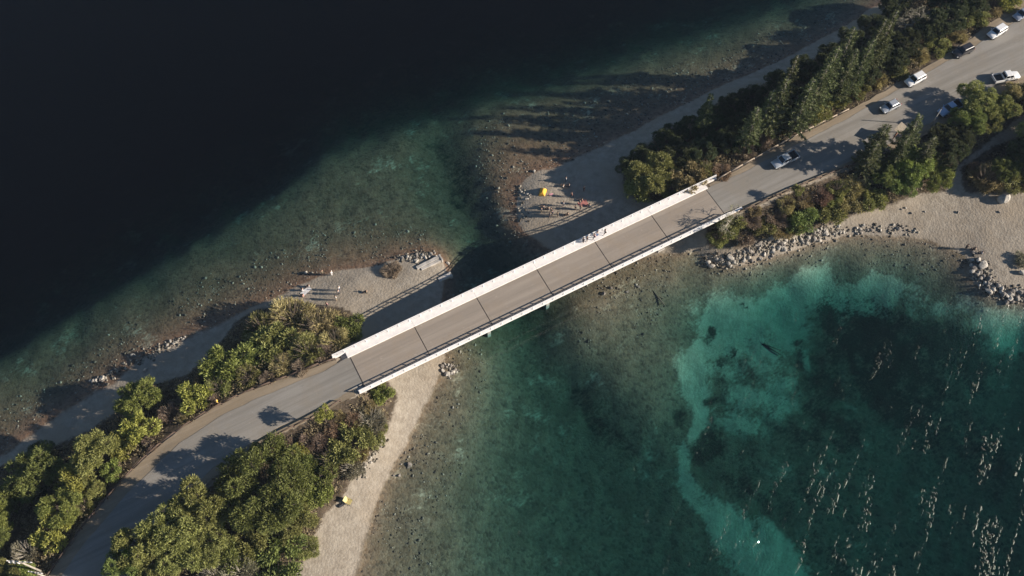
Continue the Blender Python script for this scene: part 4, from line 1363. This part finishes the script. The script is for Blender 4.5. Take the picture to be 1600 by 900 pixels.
# ------------------------------------------------------------------ poles
palepole = simple_mat('pale_pole', (.48, .44, .38), .7, var=.15)
x0, y0 = at(1455, 195, DECK)
lp = empty('street_pole', (x0, y0, gz(x0, y0)))
tag(lp, 'thin pale pole beside the pale blue pickup', 'pole')
MB().tube((0, 0, -.4), (0, 0, 5.0), .11, .07, 10).build('shaft', palepole, lp, True)
MB().box(-.2, .2, -.08, .08, 4.9, 5.06, .02).build('cap', M['plastic'], lp)
MB().box(-.2, .2, -.2, .2, -.2, .12, .03).build('base_plate', M['concrete'], lp)


def utility_pole(px, py, top, arm, angdeg, label, racks):
    x, y = at(px, py, top)
    z = gz(x, y)
    u = empty('utility_pole', (x, y, z), math.radians(angdeg))
    tag(u, label, 'utility pole')
    h = top - z
    MB().tube((0, 0, -.5), (0, 0, h), .17, .11, 10).build('shaft', M['barkpale'], u, True)
    a = MB().box(-arm / 2, arm / 2, -.07, .07, h - .35, h - .2, .015).build('crossarm', palepole, u)
    n = 5
    for i in range(n):
        xx = -arm / 2 + .12 + (arm - .24) * i / (n - 1)
        MB().tube((xx, 0, h - .2), (xx, 0, h - .02), .05, .035, 8).tube((xx, 0, h - .09), (xx, 0, h - .05), .075, .075, 8).build('insulator', M['whitepaint'], a)
    for s in (-1, 1):
        MB().tube((s * arm * .32, .08, h - .28), (0, .13, h - 1.1), .025, .025, 6).build('brace', palepole, u)
    for i in range(racks):
        xx = -arm / 2 + .3 + i * .62
        MB().tube((xx, -.12, h - .95), (xx, -.12, h - .36), .1, .1, 10).tube((xx, -.12, h - .36), (xx, -.12, h - .2), .03, .03, 6).build('fuse', M['whitepaint'], u)


utility_pole(29, 877, 12.5, 3.6, -4, 'utility pole with long crossarm and hanging fuses in the trees at the picture corner', 3)
utility_pole(54, 894, 12.5, 2.1, -8, 'utility pole with short crossarm beside the road at the picture corner', 0)

# ------------------------------------------------------------------ people
SK = bpy.data.collections.new('work')


def skin_mesh(name, V, E, Rd, root, sub=1):
    me = bpy.data.meshes.new(name)
    me.from_pydata(V, E, [])
    o = bpy.data.objects.new(name, me)
    C.objects.link(o)
    m = o.modifiers.new('s', 'SKIN')
    m.use_smooth_shade = True
    m.branch_smoothing = .3
    for i, sv in enumerate(me.skin_vertices[0].data):
        r = Rd[i]
        sv.radius = r if isinstance(r, tuple) else (r, r)
        sv.use_root = (i == root)
    ss = o.modifiers.new('d', 'SUBSURF')
    ss.levels = ss.render_levels = sub
    dg = bpy.context.evaluated_depsgraph_get()
    res = bpy.data.meshes.new_from_object(o.evaluated_get(dg))
    res.name = name
    bpy.data.objects.remove(o)
    return res


def figure(pose):
    """joints of a 1.72 m figure facing +x, feet at z = 0"""
    J = {}
    if pose == 'sit':
        J.update(pel=(0, 0, .12), waist=(-.03, 0, .3), chest=(-.05, 0, .52), neck=(-.02, 0, .66), head=(.02, 0, .78), top=(.02, 0, .88))
        for s, n in ((1, 'l'), (-1, 'r')):
            J.update({'hip' + n: (.04, .1 * s, .12), 'knee' + n: (.38, .14 * s, .42), 'ank' + n: (.66, .12 * s, .07), 'toe' + n: (.84, .13 * s, .04),
                      'sh' + n: (-.05, .19 * s, .58), 'elb' + n: (.1, .24 * s, .38), 'wri' + n: (.32, .16 * s, .42)})
    else:
        k = .22 if pose == 'walk' else .0
        J.update(pel=(0, 0, .93), waist=(0, 0, 1.08), chest=(.01, 0, 1.3), neck=(.02, 0, 1.46), head=(.04, 0, 1.58), top=(.04, 0, 1.69))
        for s, n in ((1, 'l'), (-1, 'r')):
            f = k * s
            J.update({'hip' + n: (0, .1 * s, .9), 'knee' + n: (.03 + f, .1 * s, .49), 'ank' + n: (f * 1.3 - .02, .1 * s, .08), 'toe' + n: (f * 1.3 + .16, .12 * s, .035),
                      'sh' + n: (0, .19 * s, 1.38), 'elb' + n: (-.03 - f * .5, .25 * s, 1.1), 'wri' + n: (.06 - f * .8, .25 * s, .86)})
    for s, n in ((1, 'l'), (-1, 'r')):
        w = Vector(J['wri' + n])
        d = (w - Vector(J['elb' + n])).normalized()
        J['palm' + n] = tuple(w + d * .08)
    return J


def person_meshes(pose):
    J = figure(pose)
    names = list(J)
    V = [J[n] for n in names]
    I = {n: i for i, n in enumerate(names)}
    rad = dict(pel=(.14, .1), waist=(.125, .09), chest=(.15, .1), neck=.055, head=(.082, .1), top=.05)
    for n in 'lr':
        rad.update({'hip' + n: .085, 'knee' + n: .058, 'ank' + n: .042, 'toe' + n: .035, 'sh' + n: .06, 'elb' + n: .042, 'wri' + n: .03, 'palm' + n: (.036, .02)})
    E = [('pel', 'waist'), ('waist', 'chest'), ('chest', 'neck'), ('neck', 'head'), ('head', 'top')]
    for n in 'lr':
        E += [('pel', 'hip' + n), ('hip' + n, 'knee' + n), ('knee' + n, 'ank' + n), ('ank' + n, 'toe' + n), ('chest', 'sh' + n), ('sh' + n, 'elb' + n), ('elb' + n, 'wri' + n), ('wri' + n, 'palm' + n)]
    R = [rad[n] for n in names]
    Eb = [(I[a], I[b]) for a, b in E]
    for n in 'lr':                                   # fingers
        p = Vector(J['palm' + n]); d = (p - Vector(J['wri' + n])).normalized()
        side = Vector((1, 0, 0)) if abs(d.x) < .7 else Vector((0, 1, 0))
        side = (side - d * side.dot(d)).normalized()
        for q, (o, ln) in enumerate(((-.03, .055), (-.01, .075), (.012, .07), (.03, .06), (-.05, .03))):
            V.append(tuple(p + side * o + d * (.03 if q < 4 else -.02))); R.append(.009)
            V.append(tuple(p + side * o * 1.2 + d * (.03 + ln if q < 4 else .02))); R.append(.007)
            Eb += [(I['palm' + n], len(V) - 2), (len(V) - 2, len(V) - 1)]
    body = skin_mesh('person', V, Eb, R, 0)

    def sub(nm, keys, edges, extra):
        Id = {k: i for i, k in enumerate(keys)}
        rr = []
        for k in keys:
            r = rad[k]
            rr.append(tuple(x + extra for x in r) if isinstance(r, tuple) else r + extra)
        return skin_mesh(nm, [J[k] for k in keys], [(Id[a], Id[b]) for a, b in edges], rr, 0)
    shirt = sub('shirt', ['waist', 'chest', 'pel', 'shl', 'shr', 'elbl', 'elbr'], [('pel', 'waist'), ('waist', 'chest'), ('chest', 'shl'), ('chest', 'shr'), ('shl', 'elbl'), ('shr', 'elbr')], .022)
    trs = sub('trousers', ['pel', 'hipl', 'hipr', 'kneel', 'kneer', 'ankl', 'ankr'], [('pel', 'hipl'), ('pel', 'hipr'), ('hipl', 'kneel'), ('hipr', 'kneer'), ('kneel', 'ankl'), ('kneer', 'ankr')], .02)
    bm = bmesh.new()
    bmesh.ops.create_icosphere(bm, subdivisions=2, radius=1)
    h = Vector(J['head'])
    for vv in list(bm.verts):
        if vv.co.z < -.15 and vv.co.x > -.2: bm.verts.remove(vv)
    for vv in bm.verts:
        vv.co = Vector((vv.co.x * .118 - .022, vv.co.y * .102, vv.co.z * .118 + .05)) + h
    hair = bpy.data.meshes.new('hair')
    bm.to_mesh(hair)
    bm.free()
    return body, shirt, trs, hair


POSE = {p: person_meshes(p) for p in ('stand', 'walk', 'sit')}
skin = simple_mat('skin', (.42, .26, .18), .6)
hairm = {'d': simple_mat('dark_hair', (.03, .02, .015), .6), 'b': simple_mat('fair_hair', (.25, .16, .07), .6)}
CL = {n: simple_mat('cloth_' + n, c, .85) for n, c in dict(white=(.72, .70, .68), black=(.03, .03, .035), navy=(.04, .05, .10), red=(.36, .14, .12), pink=(.60, .30, .32), grey=(.25, .25, .26), blue=(.10, .18, .38), khaki=(.30, .25, .16), yellow=(.75, .50, .05), green=(.08, .18, .08)).items()}


def person(px, py, pose, face, shirt, trousers, label, group=None, zfix=None, hair='d', sc=1.0):
    if zfix is None:
        x, y, z = ground_at(px, py)
    else:
        x, y = at(px, py, zfix)
        z = zfix
    b, s, t, h = POSE[pose]
    o = new_obj('person', b, skin)
    o.location, o.rotation_euler, o.scale = (x, y, z), (0, 0, math.radians(face)), (sc, sc, sc)
    tag(o, label, 'person', group)
    new_obj('shirt', s, CL[shirt], o)
    new_obj('trousers', t, CL[trousers], o)
    new_obj('hair', h, hairm[hair], o)
    return o


G1, G2, G3 = 'people on the beach of the dry bush', 'people on the spit with the yellow tent', 'people on the bridge footway'
person(531, 454, 'stand', 180, 'white', 'navy', 'standing person in white top, rear of three standing in a row on the beach', G1)
person(530, 460, 'stand', 150, 'grey', 'black', 'standing person in grey top, middle of three standing in a row on the beach', G1)
person(526, 469, 'stand', 200, 'white', 'khaki', 'standing person in white top and khaki trousers, front of three on the beach', G1)
person(512, 479, 'walk', 215, 'pink', 'black', 'walking person in pink top close to the tan shrubs on the beach', G1)
person(519, 430, 'stand', 170, 'white', 'white', 'person all in white standing at the water edge of the beach', G1)
person(505, 429, 'walk', 170, 'khaki', 'khaki', 'person in khaki wading at the edge of the dark lake', G1)
person(483, 448, 'sit', 200, 'white', 'black', 'seated person in white top, farthest of the three sitting together', G1)
person(473, 454, 'sit', 170, 'white', 'grey', 'seated person in white and grey, middle of the three sitting together', G1)
person(474, 463, 'sit', 160, 'pink', 'khaki', 'seated person in pink top, nearest the shrubs of the three sitting together', G1)
person(573, 457, 'sit', 190, 'khaki', 'black', 'person sitting alone in the middle of the beach near the railing shadow', G1)
person(884, 284, 'stand', 190, 'white', 'navy', 'standing person in white top, farthest from the bridge on the tent spit', G2)
person(889, 291, 'sit', 180, 'grey', 'black', 'seated person in grey beside the standing person in white', G2)
person(880, 292, 'sit', 150, 'white', 'khaki', 'seated person in white facing the yellow tent', G2)
person(912, 299, 'stand', 200, 'black', 'black', 'person all in black standing in the tree shade on the spit', G2)
person(909, 314, 'sit', 180, 'black', 'navy', 'person in black sitting on the red towel', G2)
person(906, 320, 'stand', 180, 'khaki', 'navy', 'standing person in khaki top next to the red towel', G2)
person(899, 328, 'stand', 170, 'black', 'black', 'person in black standing between the red towel and the railing shadow', G2)
person(907, 328, 'stand', 200, 'khaki', 'grey', 'person in khaki and grey standing nearest the bridge side of the towel', G2)
person(861, 332, 'stand', 180, 'black', 'black', 'person in black, farthest of the four standing close together on the spit', G2)
person(863, 336, 'stand', 165, 'navy', 'black', 'person in navy among the four standing close together on the spit', G2)
person(859, 339, 'stand', 200, 'grey', 'navy', 'person in grey among the four standing close together on the spit', G2)
person(871, 339, 'stand', 190, 'khaki', 'black', 'person in khaki top among the four standing close together on the spit', G2)
person(857, 327, 'sit', 180, 'black', 'navy', 'dark-clothed person seated behind the four standing close together', G2)
person(849, 325, 'sit', 140, 'navy', 'black', 'navy-clothed person seated nearest the yellow tent', G2)
person(887, 336, 'sit', 200, 'black', 'black', 'person in black seated at the railing shadow on the spit', G2)
person(846, 332, 'stand', 170, 'navy', 'khaki', 'person in navy top standing apart on the tent side of the standing four', G2)
person(893, 308, 'walk', 180, 'red', 'black', 'person in red top walking on the spit beyond the towel', G2)
person(880, 322, 'stand', 190, 'white', 'navy', 'person in white top standing midway between the four and the towel', G2)
person(921, 322, 'sit', 190, 'grey', 'navy', 'person in grey sitting at the sunlit point of the spit', G2)
ZF = DECK + .17
person(911, 379, 'stand', 30, 'navy', 'black', 'person in navy on the bridge footway, nearest the utility-pole end', G3, ZF)
person(917, 377, 'stand', 200, 'black', 'grey', 'person in black on the bridge footway, second of five', G3, ZF)
person(928, 373, 'walk', 208, 'pink', 'navy', 'walking person in pink on the bridge footway, middle of five', G3, ZF)
person(933, 369, 'stand', 100, 'white', 'blue', 'person in white top and blue trousers on the bridge footway', G3, ZF)
person(945, 366, 'walk', 208, 'white', 'black', 'person in white and black on the footway, nearest the parked-car end', G3, ZF)
person(341, 630, 'stand', 20, 'yellow', 'yellow', 'person in yellow standing alone by the log guardrail', None, DECK - .06)
person(1508, 389, 'stand', 180, 'black', 'black', 'person in dark clothes standing alone at the water near the rock spit')
person(1522, 390, 'sit', 180, 'khaki', 'black', 'person in khaki sitting on the beach behind the rock spit')
person(1533, 396, 'sit', 180, 'white', 'black', 'person in white sitting among the first rocks of the spit')

# ------------------------------------------------------------------ beach things
yel = simple_mat('yellow_fabric', (.74, .37, .03), .7, var=.12)
yel2 = simple_mat('pale_yellow_fabric', (.58, .48, .2), .7, var=.1)
x0, y0, z0 = ground_at(848, 301)
tent = empty('beach_tent', (x0, y0, z0), math.radians(75))
tent.scale = (.85, .85, .9)
tag(tent, 'small bright yellow tent on the spit among the people', 'tent')
MB().loft([[(-1.0, -.7, 0), (1.0, -.75, 0), (1.0, .75, 0), (-1.0, .7, 0)], [(-.75, -.42, .4), (.8, -.48, .42), (.8, .48, .42), (-.75, .42, .4)], [(-.35, -.05, .72), (.45, -.08, .9), (.45, .08, .9), (-.35, .05, .72)]]).build('canopy', yel, tent)
MB().hexa([(-1.05, -.75, .0), (1.1, -.8, .0), (1.1, .8, .0), (-1.05, .75, .0), (-1.05, -.75, .03), (1.1, -.8, .03), (1.1, .8, .03), (-1.05, .75, .03)]).build('groundsheet', M['log'], tent)
for s in (-1, 1):
    MB().tube((-.95, s * .68, .02), (.42, s * .03, .93), .02, .02, 6).build('tent_pole', M['plastic'], tent)
MB().hexa([(1.0, -.5, .02), (1.25, -.35, .02), (1.25, .35, .02), (1.0, .5, .02), (.82, -.3, .45), (.86, -.2, .45), (.86, .2, .45), (.82, .3, .45)]).build('entrance_flap', yel2, tent)

x0, y0, z0 = ground_at(546, 785)
ch = empty('beach_chair', (x0, y0, z0), math.radians(-25))
ch.scale = (1.25, 1.25, 1.1)
tag(ch, 'pale yellow folding beach chair on the long pebble beach', 'beach chair')
MB().hexa([(-.3, -.32, .36), (.32, -.32, .42), (.32, .32, .42), (-.3, .32, .36), (-.3, -.32, .4), (.32, -.32, .46), (.32, .32, .46), (-.3, .32, .4)]).build('seat', yel2, ch)
MB().hexa([(-.34, -.32, .38), (-.28, -.32, .4), (-.28, .32, .4), (-.34, .32, .38), (-.68, -.32, 1.02), (-.63, -.32, 1.04), (-.63, .32, 1.04), (-.68, .32, 1.02)]).build('backrest', yel2, ch)
for s in (-.34, .34):
    MB().tube((.34, s, 0), (-.36, s, .5), .025, .025, 6).build('leg', M['plastic'], ch)
    MB().tube((-.42, s, 0), (.3, s, .52), .025, .025, 6).build('leg', M['plastic'], ch)
    MB().box(-.4, .25, s - .03, s + .03, .6, .64).build('armrest', yel2, ch)
x0, y0, z0 = ground_at(533, 790)
bgk = empty('beach_bag', (x0, y0, z0), .5)
tag(bgk, 'dark bag standing beside the pale yellow beach chair', 'bag')
MB().loft([[(-.35, -.2, 0), (.35, -.2, 0), (.35, .2, 0), (-.35, .2, 0)], [(-.38, -.22, .2), (.38, -.22, .2), (.38, .22, .2), (-.38, .22, .2)], [(-.28, -.06, .42), (.28, -.06, .42), (.28, .06, .42), (-.28, .06, .42)]]).build('bag_body', CL['black'], bgk)
for s in (-.05, .05):
    MB().tube((-.15, s, .4), (-.05, s, .52), .012, .012, 5).tube((-.05, s, .52), (.05, s, .52), .012, .012, 5).tube((.05, s, .52), (.15, s, .4), .012, .012, 5).build('handle', CL['black'], bgk)


def towel(px, py, a, cl, label, w=1.0, l=1.9):
    x, y, z = ground_at(px, py)
    vs, fs = [], []
    nx, ny = 8, 5
    for i in range(nx + 1):
        for j in range(ny + 1):
            u, v_ = (i / nx - .5) * l, (j / ny - .5) * w
            c, s = math.cos(a), math.sin(a)
            wx, wy = x + u * c - v_ * s, y + u * s + v_ * c
            vs.append((wx - x, wy - y, gz(wx, wy) - z + .05 + .015 * math.sin(u * 7 + v_ * 5)))
    n1 = ny + 1
    for i in range(nx):
        for j in range(ny):
            fs.append((i * n1 + j, (i + 1) * n1 + j, (i + 1) * n1 + j + 1, i * n1 + j + 1))
    o = MB().add(vs, fs).build('towel', CL[cl])
    o.location = (x, y, z)
    sm = o.modifiers.new('thick', 'SOLIDIFY')
    sm.thickness = .015
    tag(o, label, 'towel')


towel(911, 318, .5, 'red', 'red towel spread on the spit between the seated and standing people', 1.1, 1.7)
towel(478, 455, .9, 'white', 'white towel spread between the three people sitting on the beach', 1.0, 1.9)
towel(861, 304, .2, 'pink', 'small pink towel on the sand beside the yellow tent', .5, .7)
x0, y0, z0 = ground_at(1028, 466)
sl = MB().tube((-1.9, 0, .0), (1.7, .1, .1), .16, .1, 8).tube((-.2, .05, .05), (.5, .7, .15), .06, .03, 6).tube((.6, .08, .08), (1.2, -.5, .2), .05, .02, 6).build('sunken_log', M['bark'], None, True)
sl.location = (x0, y0, z0 + .1)
sl.rotation_euler = (0, 0, math.radians(-58))
tag(sl, 'dark sunken log lying in the turquoise shallows off the bridge', 'log')

# ------------------------------------------------------------------ thin veil of air between the drone and the ground
hz, hnt, hout = mat_new('thin_air')
pv = hnt.nodes.new('ShaderNodeVolumePrincipled')
pv.inputs['Color'].default_value = (.62, .76, 1.0, 1)
pv.inputs['Density'].default_value = .000076
pv.inputs['Anisotropy'].default_value = 0.0
hnt.links.new(pv.outputs[0], hout.inputs['Volume'])
haze = MB().box(-4400, 4400, -4400, 4600, -46.5, CAM_Z + 4).build('haze', hz)
tag(haze, 'thin blue veil of air over the lakes', kind='stuff')

x0, y0, z0 = ground_at(1204, 546)
sl = MB().tube((-1.6, 0, .0), (2.0, .05, .15), .17, .1, 8).tube((-1.2, .1, .05), (1.6, .75, .2), .1, .05, 6).tube((-1.3, 0, .05), (-1.7, .9, .3), .06, .03, 6).build('sunken_log', M['bark'], None, True)
sl.location = (x0, y0, z0 + .15)
sl.rotation_euler = (0, 0, math.radians(-38))
tag(sl, 'dark forked sunken log on the pale sand of the turquoise lake', 'log')
